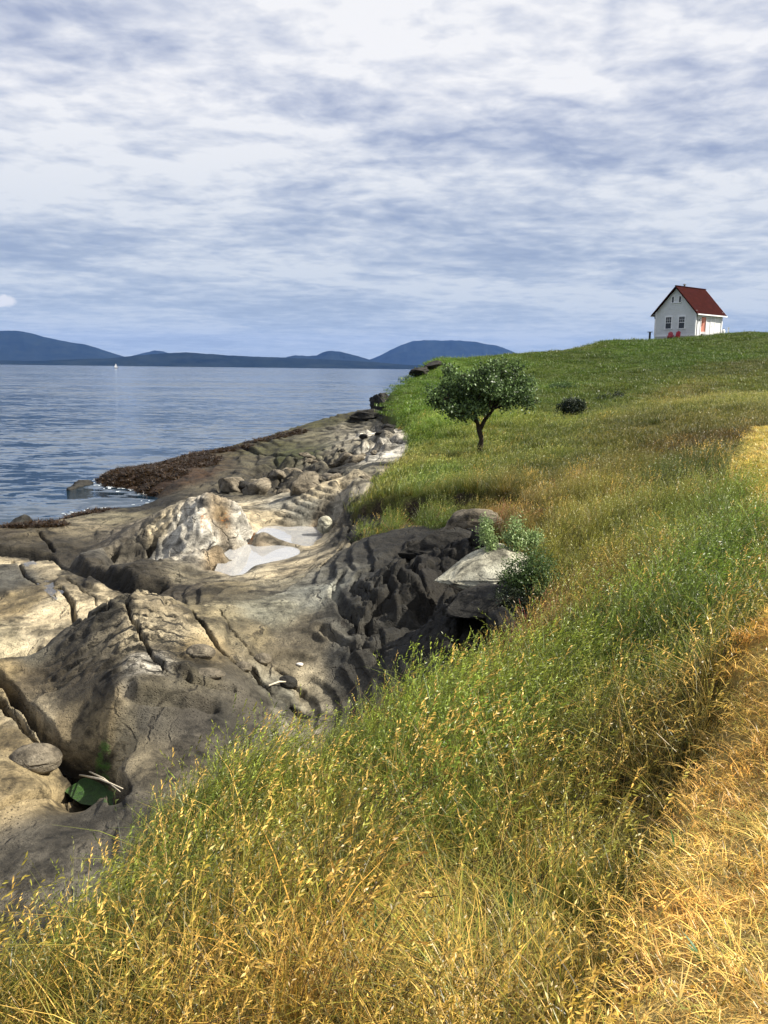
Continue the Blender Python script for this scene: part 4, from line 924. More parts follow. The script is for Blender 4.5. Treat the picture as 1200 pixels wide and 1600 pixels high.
wp = np.stack([X[ii[:, 0], ii[:, 1]], Y[ii[:, 0], ii[:, 1]], Z[ii[:, 0], ii[:, 1]] - .01], -1) + rng.normal(0, .03, (len(ii), 3)) * np.array([1, 1, .1])
libW = library('seaweed', [lambda: mat_clump(14, .16, .12, .03)], 4)
scatter('seaweed', 'brown seaweed draped over the low tide rocks', libW, 0, wp, rng.uniform(.6, 1.3, len(wp)), np.array([[.024, .014, .006]]) * rng.uniform(.4, 1.7, (len(wp), 1)), rng.integers(0, 4, len(wp)), .2, 3)
# ---------------------------------------------------------------- house
def house():
    sc_ = 1.0
    K = at_d(1085.5, 523, 88.0)
    t = empty('house', (K[0], K[1], gz(K[0], K[1]) - 0.05), R(-49.5)); t.scale = (.9, .9, .9); tag(t, 'small white wooden house with dark red roof on top of the grassy hill', 'house')
    W1, W2, H, RH = 4.75, 5.3, 2.95, 2.55
    white = simple('white_boards', (.74, .75, .76), .6, .07, 2)
    nt = white.node_tree; bs = nt.nodes['Principled BSDF']
    wv = N(nt, 'ShaderNodeTexWave', wave_type='BANDS', bands_direction='Z', wave_profile='SAW'); wv.inputs['Scale'].default_value = 1.7
    L(nt, N(nt, 'ShaderNodeTexCoord').outputs['Object'], wv.inputs['Vector']); b = N(nt, 'ShaderNodeBump'); b.inputs['Distance'].default_value = 0.03; L(nt, wv.outputs['Fac'], b.inputs['Height']); L(nt, b.outputs[0], bs.inputs['Normal'])
    trim = simple('white_trim', (.82, .82, .82), .5, .04, 3)
    roofm = simple('red_shingles', (.028, .005, .004), .95, .3, 2.2, .6, .05)
    conc = simple('concrete', (.42, .42, .40), .8, .15, 3)
    glass = simple('dark_glass', (.015, .017, .02), .08, .0, 3, 0, .5)
    darkm = simple('dark_inside', (.012, .012, .012), .8, .0, 3)
    pink = simple('salmon_paint', (.80, .33, .24), .6, .06, 3)
    grey = simple('weathered_metal', (.16, .16, .16), .6, .15, 5)
    MB().box((-W1 / 2, W2 / 2, -.35), (W1 + .06, W2 + .06, 1.4)).build('foundation', conc, t)
    # walls with gable, openings cut by building around them
    w = MB()
    w.prism([(-W1, 0, .35), (0, 0, .35), (0, 0, H), (-W1 / 2, 0, H + RH - .12), (-W1, 0, H)], (0, .12, 0))
    w.prism([(-W1, W2, .35), (0, W2, .35), (0, W2, H), (-W1 / 2, W2, H + RH - .12), (-W1, W2, H)], (0, -.12, 0))
    w.build('wall', white, t)
    w = MB(); w.box((-W1 + .06, W2 / 2, (H + .35) / 2), (.12, W2 - .26, H - .37)); w.build('wall', white, t)
    w = MB()
    for y0, y1, z0, z1 in ((.13, 1.05, .35, H - .02), (1.05, 2.05, 2.3, H - .02), (2.05, W2 - .13, .35, H - .02)):
        w.box((-.06, (y0 + y1) / 2, (z0 + z1) / 2), (.12, y1 - y0, z1 - z0))
    w.build('wall', white, t)
    MB().box((-1.2, 1.55, 1.3), (.02, 1.4, 2.4)).build('inner_wall', darkm, t)
    # roof: two pitched slabs
    ov, eo = .38, .38
    sl_ = RH / (W1 / 2)
    for sgn in (-1, 1):
        cx_ = -W1 / 2
        a = Vector((cx_, -eo, H + RH + .05)); e = Vector((cx_ + sgn * (W1 / 2 + ov), -eo, H + RH + .05 - sl_ * (W1 / 2 + ov)))
        r_ = MB(); r_.prism([a, e, e + Vector((0, 0, -.10)), a + Vector((0, 0, -.10))], (0, W2 + 2 * eo, 0)); r_.build('roof', roofm, t)
        # barge boards and eave gutter
        for yy in (-eo - .03, W2 + eo):
            g_ = MB(); g_.prism([a + Vector((0, yy + eo, -.01)), e + Vector((0, yy + eo, -.01)), e + Vector((0, yy + eo, -.17)), a + Vector((0, yy + eo, -.17))], (0, .028, 0)); g_.build('barge_board', roofm if yy < 0 else trim, t)
        MB().box((e.x + sgn * .03, W2 / 2, e.z - .10), (.12, W2 + 2 * eo - .04, .12)).build('gutter', trim, t)
        MB().box((cx_ + sgn * (W1 / 2 + .14), W2 / 2, H - .32), (.26, W2 + .5, .03)).build('soffit', trim, t)
    MB().box((-W1 / 2, W2 / 2, H + RH + .06), (.2, W2 + 2 * eo + .02, .07)).build('ridge_cap', roofm, t)
    v = MB(); v.tube([(-W1 / 2, 1.35, H + RH), (-W1 / 2, 1.35, H + RH + .22)], .09, 10); v.tube([(-W1 / 2, 1.35, H + RH + .22), (-W1 / 2, 1.35, H + RH + .27), (-W1 / 2, 1.35, H + RH + .36)], [.09, .2, .05], 10); v.build('roof_vent', grey, t)
    for X_, Y_ in ((-W1, 0), (0, 0), (0, W2), (-W1, W2)):
        MB().box((X_ + (.01 if X_ == 0 else -.01), Y_ + (-.01 if Y_ == 0 else .01), (H + .35) / 2), (.14, .14, H - .38)).build('corner_board', trim, t)
    MB().tube([(.10, .12, H - .32), (.10, .12, .3)], .04, 8).build('downspout', grey, t)
    MB().tube([(-W1 - .10, -.10, H - .35), (-W1 - .05, -.1, H - .75)], .05, 8).build('downspout', grey, t)
    MB().box((-W1 / 2, -.02, .36), (W1 + .04, .05, .14)).build('skirt_board', trim, t)
    # gable windows
    for fx in (.335, .665):
        cx_ = -W1 + fx * W1; wz0, wz1, ww = 1.12, 2.32, .66
        fr = MB()
        fr.box((cx_, -.03, wz1 + .06), (ww + .26, .06, .12)); fr.box((cx_, -.05, wz0 - .05), (ww + .30, .12, .08))
        for sg in (-1, 1): fr.box((cx_ + sg * (ww / 2 + .05), -.03, (wz0 + wz1) / 2), (.10, .06, wz1 - wz0))
        wn = fr.build('window', trim, t)
        MB().box((cx_, .0 - .012, (wz0 + wz1) / 2), (ww, .016, wz1 - wz0)).build('pane', glass, wn)
        mu = MB(); mu.box((cx_, -.032, (wz0 + wz1) / 2), (ww, .02, .05))
        for kx in (-1, 1): mu.box((cx_ + kx * ww / 6, -.031, (wz0 + 3 * wz1) / 4), (.022, .015, (wz1 - wz0) / 2 - .06))
        mu.box((cx_, -.030, (wz0 + 3 * wz1) / 4), (ww - .01, .012, .022)); mu.build('glazing_bar', trim, wn)
    # attic pair
    fr = MB(); z0, z1 = 3.85, 4.45
    fr.box((-W1 / 2, -.05, z0 - .05), (1.20, .10, .08))
    for cx_ in (-.42, .42):
        for sg in (-1, 1): fr.box((-W1 / 2 + cx_ + sg * .15, -.03, (z0 + z1) / 2), (.08, .06, z1 - z0))
        fr.box((-W1 / 2 + cx_, -.03, z1 + .035), (.38, .06, .07))
    at_ = fr.build('attic_window', trim, t)
    for cx_ in (-.42, .42): MB().box((-W1 / 2 + cx_, -.012, (z0 + z1) / 2), (.22, .016, z1 - z0)).build('pane', glass, at_)
    # side wall: open salmon door, closed white door, lamp
    fr = MB(); fr.box((.02, 1.0, 1.35), (.06, .10, 1.9)); fr.box((.02, 2.10, 1.35), (.06, .10, 1.9)); fr.box((.02, 1.55, 2.33), (.06, 1.2, .08)); df = fr.build('door_frame', trim, t)
    rt = Matrix.Rotation(R(-28), 3, 'Z'); c0 = Vector((.05, 2.05, 0))
    d = MB(); d.box(c0 + rt @ Vector((.0, -.49, 1.45)), (.05, .96, 1.72), rt); dd = d.build('door', pink, t); dd['label'] = 'salmon pink door standing open'
    d = MB(); d.box(c0 + rt @ Vector((.03, -.04, 1.45)), (.07, .07, 1.74), rt); d.box(c0 + rt @ Vector((.03, -.49, .66)), (.07, .96, .22), rt); d.build('door_edge', trim, dd)
    MB().box(c0 + rt @ Vector((.04, -.55, 1.62)), (.05, .22, .46), rt).build('door_notice', simple('rusty_paint', (.45, .16, .10), .7), dd)
    fr = MB(); fr.box((.02, 2.98, 1.37), (.06, .08, 1.95)); fr.box((.02, 3.86, 1.37), (.06, .08, 1.95)); fr.box((.02, 3.42, 2.38), (.06, .96, .08)); f2 = fr.build('door_frame', trim, t)
    dn = MB().box((.012, 3.42, 1.36), (.03, .78, 1.9)).build('door', white, t); MB().tube([(.04, 3.12, 1.35), (.08, 3.12, 1.35)], .03, 8).build('handle', grey, dn)
    MB().box((.06, 3.9, 2.62), (.14, .34, .10)).build('lamp', grey, t)
    MB().tube([(.03, .62, 2.0), (.13, .62, 1.96), (.16, .62, 1.82)], .05, 8).build('lamp', grey, t)
    MB().box((.52, 2.4, .22), (1.0, 3.3, .30)).build('porch_step', simple('dark_timber', (.05, .045, .04), .8), t)
    MB().box((-W1 / 2, W2 / 2, .3), (W1 - .3, W2 - .3, .06)).build('inner_floor', darkm, t)
    return t, K, conc, trim, grey
HT, HK, M_conc, M_trim, M_grey = house()
def hp(x, y):
    p = HT.matrix_basis @ Vector((x, y, 0)); return (p.x, p.y, gz(p.x, p.y))
def adirondack(x, y, rz, label):
    t = empty('garden_chair', hp(x, y), R(-49.5) + rz); t.scale = (.78, .78, .78); tag(t, label, 'chair', 'red garden chairs in front of the house')
    red = bpy.data.materials.get('red_paint') or simple('red_paint', (.32, .008, .02), .45, .08, 3)
    for s_ in (-1, 1):
        MB().box((s_ * .30, -.34, .27), (.06, .07, .54)).build('leg', red, t)
        MB().prism([(s_ * .30 - .03, -.36, .30), (s_ * .30 - .03, .45, .02), (s_ * .30 - .03, .45, .12), (s_ * .30 - .03, -.36, .42)], (.06, 0, 0)).build('side_rail', red, t)
        MB().box((s_ * .34, -.08, .57), (.14, .72, .03)).build('armrest', red, t)
    for i in range(4): MB().box((0, -.30 + i * .13, .42 - i * .035), (.54, .115, .025)).build('seat_slat', red, t)
    rt = Matrix.Rotation(R(-22), 3, 'X')
    for i in range(5):
        hgt_ = .88 - .05 * abs(i - 2) ** 1.5
        MB().box(Vector(((i - 2) * .112, .16, .28)) + rt @ Vector((0, 0, hgt_ / 2)), (.10, .025, hgt_), rt).build('back_slat', red, t)
    MB().box(Vector((0, .16, .28)) + rt @ Vector((0, .03, .45)), (.56, .03, .06), rt).build('back_rail', red, t)
adirondack(-2.25, -1.0, R(28), 'red slatted garden chair in front of the house, the left one of two')
adirondack(-1.35, -1.15, R(12), 'red slatted garden chair in front of the house, the right one of two')
p = hp(-5.15, -.35)
t = empty('garden_post', p); tag(t, 'dark square post with a flat cap by the left corner of the house', 'post')
MB().box((0, 0, .45), (.16, .16, 1.3)).build('post_shaft', simple('black_post', (.02, .02, .025), .6), t); MB().box((0, 0, 1.13), (.42, .42, .06)).build('post_cap', M_grey, t)
p = hp(.75, .75); b_ = MB().box((0, 0, .12), (.5, .35, .3)).build('stone_block', M_conc, None, False, .03); b_.location = p; tag(b_, 'small white stone block at the front corner of the house', 'block')
p = hp(.65, 4.65); t = empty('gas_cylinder', p); tag(t, 'small white gas cylinder beside the right end of the house', 'cylinder')
g_ = MB(); g_.tube([(0, 0, .02), (0, 0, .06), (0, 0, .62), (0, 0, .74), (0, 0, .78)], [.13, .17, .17, .10, .05], 14); g_.build('tank', M_trim, t, True); MB().tube([(0, 0, .78), (0, 0, .86)], .04, 8).build('valve', M_grey, t)
p = hp(.9, 5.25); t = empty('rail_post', p); tag(t, 'short white post at the right end of the house', 'post'); MB().box((0, 0, .4), (.10, .10, 1.0)).build('post_shaft', M_trim, t); MB().box((0, 0, .92), (.16, .16, .05)).build('post_cap', M_trim, t)

# ---------------------------------------------------------------- sailboat
bp = at_d(181, 575.2, 1650)
t = empty('sailboat', (bp[0], bp[1], 0), R(15)); t.scale = (.68, .68, .68); tag(t, 'tiny white sailboat far out on the blue water', 'sailboat')
hl = MB(); sec = []
nsec = 9
for i in range(nsec):
    q = i / (nsec - 1); bx_ = (q - .5) * 11; wd = 1.6 * math.sin(math.pi * min(q * .8 + .2, 1)) ** .8 + .05
    sec += [(bx_, -wd, 1.1), (bx_, -wd * .7, .2), (bx_, 0, -.4), (bx_, wd * .7, .2), (bx_, wd, 1.1)]
hl.add(sec, [(i * 5 + k, i * 5 + k + 1, (i + 1) * 5 + k + 1, (i + 1) * 5 + k) for i in range(nsec - 1) for k in range(4)] + [(i * 5, (i + 1) * 5, (i + 1) * 5 + 4, i * 5 + 4) for i in range(nsec - 1)])
M_dark = simple('dark_hull', (.05, .06, .08), .4); M_sail = simple('white_sailcloth', (.85, .85, .84), .7, .03)
hl.build('hull', M_dark, t); MB().tube([(.6, 0, 1), (.6, 0, 12.6)], .09, 6).build('mast', M_trim, t); MB().tube([(.6, 0, 2.2), (-4.4, 0, 2.2)], .07, 6).build('boom', M_trim, t)
MB().box((-.8, 0, 1.35), (3.6, 1.6, .5)).build('cabin', M_trim, t)
def sail(pts, name):
    g = []; n = 6
    for i in range(n + 1):
        for j in range(n + 1):
            u, w_ = i / n, j / n; a = Vector(pts[0]).lerp(Vector(pts[1]), w_); b2 = Vector(pts[0]).lerp(Vector(pts[2]), w_); q = a.lerp(b2, u); q.y += 0.5 * math.sin(math.pi * u) * w_; g.append(q)
    o = mesh_obj(name, g, [(i * (n + 1) + j, (i + 1) * (n + 1) + j, (i + 1) * (n + 1) + j + 1, i * (n + 1) + j + 1) for i in range(n) for j in range(n)], M_sail, t, True)
    so_ = o.modifiers.new('thick', 'SOLIDIFY'); so_.thickness = .02
sail([(.4, 0, 12.3), (.4, 0, 2.4), (-4.2, 0, 2.4)], 'mainsail'); sail([(.8, 0, 11.2), (5.2, 0, 1.4), (.0, .5, 1.7)], 'jib')

# ---------------------------------------------------------------- tree
M_bark = simple('dark_bark', (.045, .035, .026), .9, .35, 18, .8, .1)
def leaf_mat(name, a, b, tr=.3):
    m, nt, bs = new_mat(name); co = N(nt, 'ShaderNodeAttribute', attribute_name='col')
    c = mixc(nt, co.outputs['Fac'], a, b)
    L(nt, c, bs.inputs['Base Color']); bs.inputs['Roughness'].default_value = .45; bs.inputs['Specular IOR Level'].default_value = .35
    t_ = N(nt, 'ShaderNodeBsdfTranslucent'); L(nt, c, t_.inputs[0]); mx = N(nt, 'ShaderNodeMixShader'); mx.inputs[0].default_value = tr
    L(nt, bs.outputs[0], mx.inputs[1]); L(nt, t_.outputs[0], mx.inputs[2]); L(nt, mx.outputs[0], nt.nodes['Material Output'].inputs['Surface']); return m
M_leaf = leaf_mat('tree_leaf', (.014, .030, .010), (.17, .26, .085), .22)
M_bush = leaf_mat('bush_leaf', (.010, .017, .008), (.035, .05, .022), .12)
M_weed = leaf_mat('weed_leaf', (.12, .20, .06), (.40, .50, .22))
M_shrub = leaf_mat('shrub_leaf', (.03, .06, .02), (.13, .20, .06))
M_iris = leaf_mat('broad_leaf', (.02, .07, .02), (.07, .17, .05))
def leaves(centres, n, ln, w, mat, name, parent, inner=.35, droop=.2):
    """centres: (x, y, z, rx, rz) blobs; leaf faces gathered towards each blob's surface in small sprays"""
    V = []; Fc = []; Cc = []
    tot = sum(c[3] ** 2 for c in centres)
    for (x0, y0, z0, rx_, rz_) in centres:
        m = max(6, int(n * rx_ ** 2 / tot / 7))
        for _ in range(m):
            d = rng.normal(size=3); d /= np.linalg.norm(d); rr = rng.uniform(inner, 1.0) ** .6 * rng.uniform(.85, 1.12)
            tw = np.array([x0, y0, z0]) + d * rr * np.array([rx_, rx_, rz_])
            shade = rng.uniform(.0, 1.0)
            for k in range(7):
                o = tw + rng.normal(size=3) * ln * .9
                a = d + rng.normal(size=3) * .7 + np.array([0, 0, -droop]); a /= np.linalg.norm(a); b_ = np.cross(a, rng.normal(size=3)); b_ /= np.linalg.norm(b_)
                l_ = ln * rng.uniform(.6, 1.15); q = len(V); nn = np.cross(a, b_) * l_ * .12
                V += [o, o + a * l_ * .45 + b_ * w * .5 + nn, o + a * l_, o + a * l_ * .45 - b_ * w * .5 + nn]
                Fc.append((q, q + 1, q + 2, q + 3)); cv = np.clip(shade * .7 + rng.uniform(-.1, .4), 0, 1); Cc += [cv] * 4
    o = mesh_obj(name, np.array(V), np.array(Fc), mat, parent, False, dict(col=np.array(Cc)))
    return o
def tree():
    B = at_d(750, 702, 30.0); s_ = 30.0 / F * 1.01
    bz = gz(B[0], B[1]) - .05
    t = empty('small_tree', (B[0], B[1], bz)); tag(t, 'lone small tree with a forked dark trunk and wide leafy crown on the meadow', 'tree')
    def q(px, py, dy=0): return ((px - 750) * s_, dy, (702 - py) * s_ + .25)
    MB().tube([(0, 0, -.2), q(750, 700), q(752, 688, .02), q(748, 674), q(747, 668)], [.13, .10, .085, .095, .09], 10).build('trunk', M_bark, t, True)
    br = [([q(748, 672), q(742, 656, -.1), q(740, 640, -.15), q(733, 615, -.2), q(728, 595, -.3)], .075), ([q(749, 672), q(757, 657, .1), q(766, 646, .1), q(776, 633, .2), q(790, 610, .3), q(806, 590, .4)], .08),
          ([q(744, 662), q(732, 653, -.3), q(718, 645, -.4), q(700, 630, -.5), q(685, 622, -.5)], .05), ([q(741, 648), q(736, 625, .3), q(722, 600, .4), q(702, 584, .4)], .045), ([q(758, 656), q(762, 630, -.3), q(764, 600, -.3), q(766, 578, -.3)], .05),
          ([q(772, 640), q(790, 632, -.3), q(812, 625, -.4)], .04), ([q(766, 646), q(775, 610, .5), q(784, 580, .5)], .045), ([q(740, 640), q(750, 610, -.4), q(748, 590, -.5)], .04), ([q(735, 620), q(715, 640, .5), q(700, 645, .6)], .03)]
    for pts_, r_ in br: MB().tube(pts_, [r_ * (1 - .75 * i / (len(pts_) - 1)) for i in range(len(pts_))], 7).build('branch', M_bark, t, True)
    tw = MB()
    for pts_, r_ in br:
        for p_ in pts_[2:]:
            for _ in range(4):
                e = Vector(p_) + Vector((random.uniform(-.35, .35), random.uniform(-.4, .4), random.uniform(.0, .4))); tw.tube([p_, Vector(p_).lerp(e, .5) + Vector((0, 0, .04)), e], [.014, .010, .005], 4)
    tw.build('twigs', M_bark, t)['kind'] = 'stuff'
    cl_ = []
    for px, py, r_, dy in ((681, 625, 13, -.3), (695, 612, 14, 0), (708, 625, 15, .3), (700, 640, 11, -.5), (716, 642, 13, 0), (700, 583, 8, .3), (706, 592, 8, .3), (713, 602, 12, -.2), (724, 618, 17, .4), (730, 600, 13, -.4), (733, 640, 14, -.4), (745, 620, 18, 0), (744, 598, 12, .5), (748, 583, 8, -.2), (760, 608, 17, -.5), (765, 577, 8, -.3), (766, 590, 12, .2), (782, 574, 8, .4), (780, 592, 13, .5), (776, 612, 16, 0), (790, 622, 14, -.3), (803, 577, 8, .3), (800, 592, 8, .5), (800, 608, 14, .1), (813, 620, 12, -.3), (815, 600, 9, .2), (827, 600, 6, .2), (818, 632, 8, -.3), (762, 630, 12, .3), (788, 634, 8, .3), (750, 637, 9, -.3), (716, 650, 7, .2), (755, 592, 10, -.3), (690, 632, 9, .2), (673, 616, 6, -.3)):
        a = q(px, py, dy * 1.3); cl_.append((a[0], a[1], a[2], r_ * s_ * .76, r_ * s_ * .70))
    leaves(cl_, 13500, .12, .068, M_leaf, 'crown', t, .3)
tree()
def bush(name, label, px, py, dist, blobs, n, ln, w, mat, sz=1.0, cat='bush', stems=8):
    B = at_d(px, py, dist); z = gz(B[0], B[1]) if cat == 'bush' else B[2]; t = empty(name, (B[0], B[1], z - .05)); tag(t, label, cat)
    st = MB()
    for i in range(stems):
        b_ = random.choice(blobs); e = Vector((b_[0], b_[1], b_[2])) * sz + Vector((random.uniform(-.1, .1), random.uniform(-.1, .1), 0)); st.tube([(random.uniform(-.06, .06), random.uniform(-.06, .06), 0), e * .5 + Vector((0, 0, .05)), e], [.018, .012, .005], 5)
    st.build('stems', M_bark, t); leaves([tuple(k * sz for k in b_) for b_ in blobs], n, ln, w, mat, 'foliage', t, .2)
bush('low_bush', 'very dark low round bush on the hillside right of the tree', 893, 642, 41.0, [(-.42, 0, .5, .26, .18), (0, 0, .48, .42, .36), (.4, 0, .5, .28, .22), (.15, .1, .72, .3, .14), (-.2, -.1, .72, .26, .12), (.45, 0, .68, .16, .08), (0, 0, .2, .38, .2)], 5200, .08, .045, M_bush)
bush('low_bush', 'dark flattened patch of brush just above the round dark bush', 881, 604, 53.0, [(-.5, 0, .2, .4, .2), (.1, 0, .25, .5, .22), (.7, 0, .12, .35, .12)], 2600, .08, .05, M_shrub)
bush('low_bush', 'small dark scrub right of the round dark bush', 962, 622, 47.0, [(-.3, 0, .12, .3, .15), (.2, 0, .18, .3, .18), (-.8, 0, .06, .25, .1)], 1500, .07, .045, M_bush)
bush('low_bush', 'two small dark tufts close right of the tree crown', 832, 632, 44.0, [(-.15, 0, .12, .14, .14), (.15, 0, .16, .12, .16)], 500, .07, .045, M_bush)
bush('cliff_shrub', 'rounded green shrub hanging over the cove edge', 822, 915, 10.9, [(-.10, 0, .28, .24, .2), (.12, 0, .36, .24, .2), (.25, -.05, .22, .16, .22), (-.2, -.05, .12, .18, .16), (.08, -.1, .1, .26, .2)], 5200, .038, .016, M_shrub, 1.0, 'shrub')
bush('trailing_shrub', 'dark trailing scrub at the foot of the rounded green shrub', 806, 935, 10.6, [(-.1, 0, .05, .2, .16), (.12, -.05, .0, .22, .16)], 1800, .035, .016, M_bush, 1.0, 'shrub')
def weed(px, py, dist, h, n, label, name='leafy_weed'):
    B = at_d(px, py, dist); t = empty(name, (B[0], B[1], B[2] - .03)); tag(t, label, 'plant')
    for k in range(n):
        ax = random.uniform(-.28, .28); e = Vector((ax * 1.5 + random.uniform(-.05, .05), random.uniform(-.2, .2), h * random.uniform(.6, 1.05))); s0 = Vector((ax, random.uniform(-.08, .08), 0)); md_ = (s0 + e) / 2 + Vector((random.uniform(-.04, .04), 0, .04))
        st = MB().tube([s0, md_, e], [.008, .006, .003], 5).build('stem', M_weed, t)
        cl_ = [tuple(s0.lerp(e, u)) + (.085 * (1.25 - u), .06) for u in np.linspace(.2, 1.0, 8)]
        leaves([c_ for c_ in cl_], 110, .055, .022, M_weed, 'leaves', st, .2)
weed(797, 862, 12.9, .5, 5, 'pale green leafy weed standing upright on the cove edge')
weed(828, 850, 13.0, .22, 3, 'lower bunch of pale leafy weed right of the upright one')
def blades_plant(px, py, dist, n, h, w, label, lean=.35):
    B = at_d(px, py, dist); z = gz(B[0], B[1]); t = empty('broadleaf_tuft', (B[0], B[1], z - .01)); tag(t, label, 'plant')
    for k in range(n):
        az = random.uniform(0, 6.28); l_ = lean * random.uniform(.4, 1.5); hh = h * random.uniform(.5, 1); ww = w * random.uniform(.7, 1.2); V = []; cs = []
        d = Vector((math.cos(az), math.sin(az), 0)); s_ = Vector((-d.y, d.x, 0))
        for i in range(7):
            u = i / 6; p_ = d * (l_ * hh * u ** 1.6 + .01) + Vector((0, 0, hh * (u - .25 * l_ * u * u))); q = ww * math.sin(math.pi * (u * .86 + .12)) * .5
            V += [p_ - s_ * q + Vector((0, 0, q * .4)), p_, p_ + s_ * q + Vector((0, 0, q * .4))]; cs += [random.uniform(.3, .9)] * 3
        Fq = [(i * 3 + j, i * 3 + j + 1, (i + 1) * 3 + j + 1, (i + 1) * 3 + j) for i in range(6) for j in (0, 1)]
        mesh_obj('leaf', V, Fq, M_iris, t, True, dict(col=np.array(cs)))
blades_plant(1058, 1345, 3.25, 7, .13, .016, 'dark green upright leaf tuft standing in the mown path edge', .3)
blades_plant(1095, 1560, 2.25, 10, .10, .009, 'dark narrow leaved tuft at the bottom right in the cut straw', .7)
blades_plant(590, 1420, 3.1, 8, .22, .014, 'green leaf tuft deep in the tall straw at the lower middle', .4)
blades_plant(1010, 1262, 3.95, 8, .12, .012, 'small green tuft just left of the upright leaf tuft', .5)
blades_plant(130, 1545, 3.0, 9, .16, .016, 'dark green leafy tuft low in the bottom left corner grass', .6)
blades_plant(370, 1530, 2.7, 7, .14, .02, 'dark broad leaves lying low in the straw at the bottom', .9)
blades_plant(960, 1500, 2.55, 9, .09, .01, 'short green tuft where the tall straw meets the cut path', .8)
blades_plant(805, 1365, 3.2, 3, .26, .022, 'bright green broad leaf sticking out of the matted grass', .2)

# ---------------------------------------------------------------- loose rocks
def rock_mesh(name, seed, sx, sy, sz, taper=0.0, rough=.16, sub=4, flat=0.0, edgy=0.0):
    bm = bmesh.new(); bmesh.ops.create_icosphere(bm, subdivisions=sub, radius=1.0)
    P_ = np.array([v.co[:] for v in bm.verts])
    n1_ = fbm(P_[:, 0] * 1.2 + P_[:, 2] * 1.7 + seed * 3.1, P_[:, 1] * 1.2 - P_[:, 2] * .9, seed, 4); n2_ = fbm(P_[:, 0] * 4 + P_[:, 2] * 3, P_[:, 1] * 4 - P_[:, 2] * 3, seed + 3, 3)
    pr = np.random.default_rng(seed * 7 + 1)
    if edgy:
        for _ in range(14):
            nn = pr.normal(size=3); nn /= np.linalg.norm(nn); dd = pr.uniform(.52, .85)
            P_ = P_ - np.maximum(P_ @ nn - dd, 0)[:, None] * nn * .93
    P_ = P_ * (1 + rough * n1_ * (1.2 if edgy else 2.0) + rough * .35 * n2_)[:, None]
    P_[:, 1:] *= (1 + taper * P_[:, 0:1]); 
    if flat: P_[:, 2] = np.where(P_[:, 2] < 0, P_[:, 2] * (1 - flat), P_[:, 2])
    P_ *= np.array([sx, sy, sz])
    for v, q in zip(bm.verts, P_): v.co = q
    for f_ in bm.faces: f_.smooth = True
    me = bpy.data.meshes.new(name); bm.to_mesh(me); bm.free(); return me
def rz1(x, y):
    return float(rock_z(np.array([[x]]), np.array([[y]]))[0][0, 0])
def put_rock(name, label, me, mat, px, py, dist=None, dz=0.0, rot=(0, 0, 0), cat='rock', group=None, on='rock'):
    if dist: p_ = at_d(px, py, dist); z = p_[2]
    else: p_ = base_rock(px, py); z = rz1(p_[0], p_[1])
    if not me.materials: me.materials.append(mat)
    o = bpy.data.objects.new(name, me); C.objects.link(o); o.location = (p_[0], p_[1], z + dz); o.rotation_euler = rot; tag(o, label, cat, group); return o
put_rock('oval_boulder', 'smooth brown oval boulder by the dark channel at the lower left', rock_mesh('oval_boulder', 3, .29, .24, .17, 0, .06), M_boulder, 56, 1198, None, .08)
put_rock('ledge_boulder', 'pale wedge shaped slab jutting from the cove wall', rock_mesh('ledge_boulder', 5, .80, .60, .16, .5, .16, 5, .2, .3), M_boulder_pale, 748, 893, 12.5, .0, (R(6), R(-17), R(10)), 'boulder')
put_rock('bank_boulder', 'grey rounded boulder poking out under the reddish grass', rock_mesh('bank_boulder', 7, .62, .5, .34, .15, .10, 5, 0, .3), M_boulder, 742, 818, 16.0, 0, (R(5), R(-18), R(12)), 'boulder')
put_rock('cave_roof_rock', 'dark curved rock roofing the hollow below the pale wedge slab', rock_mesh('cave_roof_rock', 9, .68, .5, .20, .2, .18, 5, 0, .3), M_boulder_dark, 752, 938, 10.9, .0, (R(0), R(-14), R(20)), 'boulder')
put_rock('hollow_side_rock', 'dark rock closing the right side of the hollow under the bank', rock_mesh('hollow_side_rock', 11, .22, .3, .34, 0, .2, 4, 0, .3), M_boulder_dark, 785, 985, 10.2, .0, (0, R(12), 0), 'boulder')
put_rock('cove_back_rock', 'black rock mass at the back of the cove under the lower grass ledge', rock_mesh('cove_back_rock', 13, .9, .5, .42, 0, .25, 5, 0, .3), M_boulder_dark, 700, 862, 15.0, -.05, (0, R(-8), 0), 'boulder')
put_rock('mushroom_rock', 'small round topped rock standing in the tide pool end', rock_mesh('mushroom_rock', 15, .22, .22, .26, 0, .10, 4), M_boulder_pale, 508, 822, 23.0, .02)
for px, py, sx, sy, sz, lb, m in ((313, 1026, .20, .16, .10, 'mossy oval stone at the lower end of the crack in the lined slab', M_boulder), (380, 1043, .12, .10, .07, 'round pale stone right of the mossy oval stone', M_boulder), (411, 1036, .13, .12, .08, 'grey round stone against the foot of the long crack', M_boulder), (447, 1066, .16, .14, .09, 'dark olive stone beside the white gully', M_boulder_dark), (326, 1058, .22, .12, .06, 'flat rimmed stone below the mossy oval stone', M_boulder), (74, 1215, .01, .01, .01, '', None)):
    if m: put_rock('stone', lb, rock_mesh('stone', int(px), sx, sy, sz, 0, .08), m, px, py, None, .02, (0, 0, R(-15)))
put_rock('white_chip', 'small white stone chip lying alone on the smooth slab', rock_mesh('white_chip', 21, .055, .04, .02, .3, .12, 3), simple('white_stone', (.75, .70, .62), .7), 468, 1041, None, .015, (0, 0, R(-25)))
put_rock('shore_rock', 'small dark square rock at the water edge on the far left', rock_mesh('shore_rock', 23, .36, .4, .26, 0, .15, 4, 0, .25), M_boulder_dark, 32, 822, None, .1)
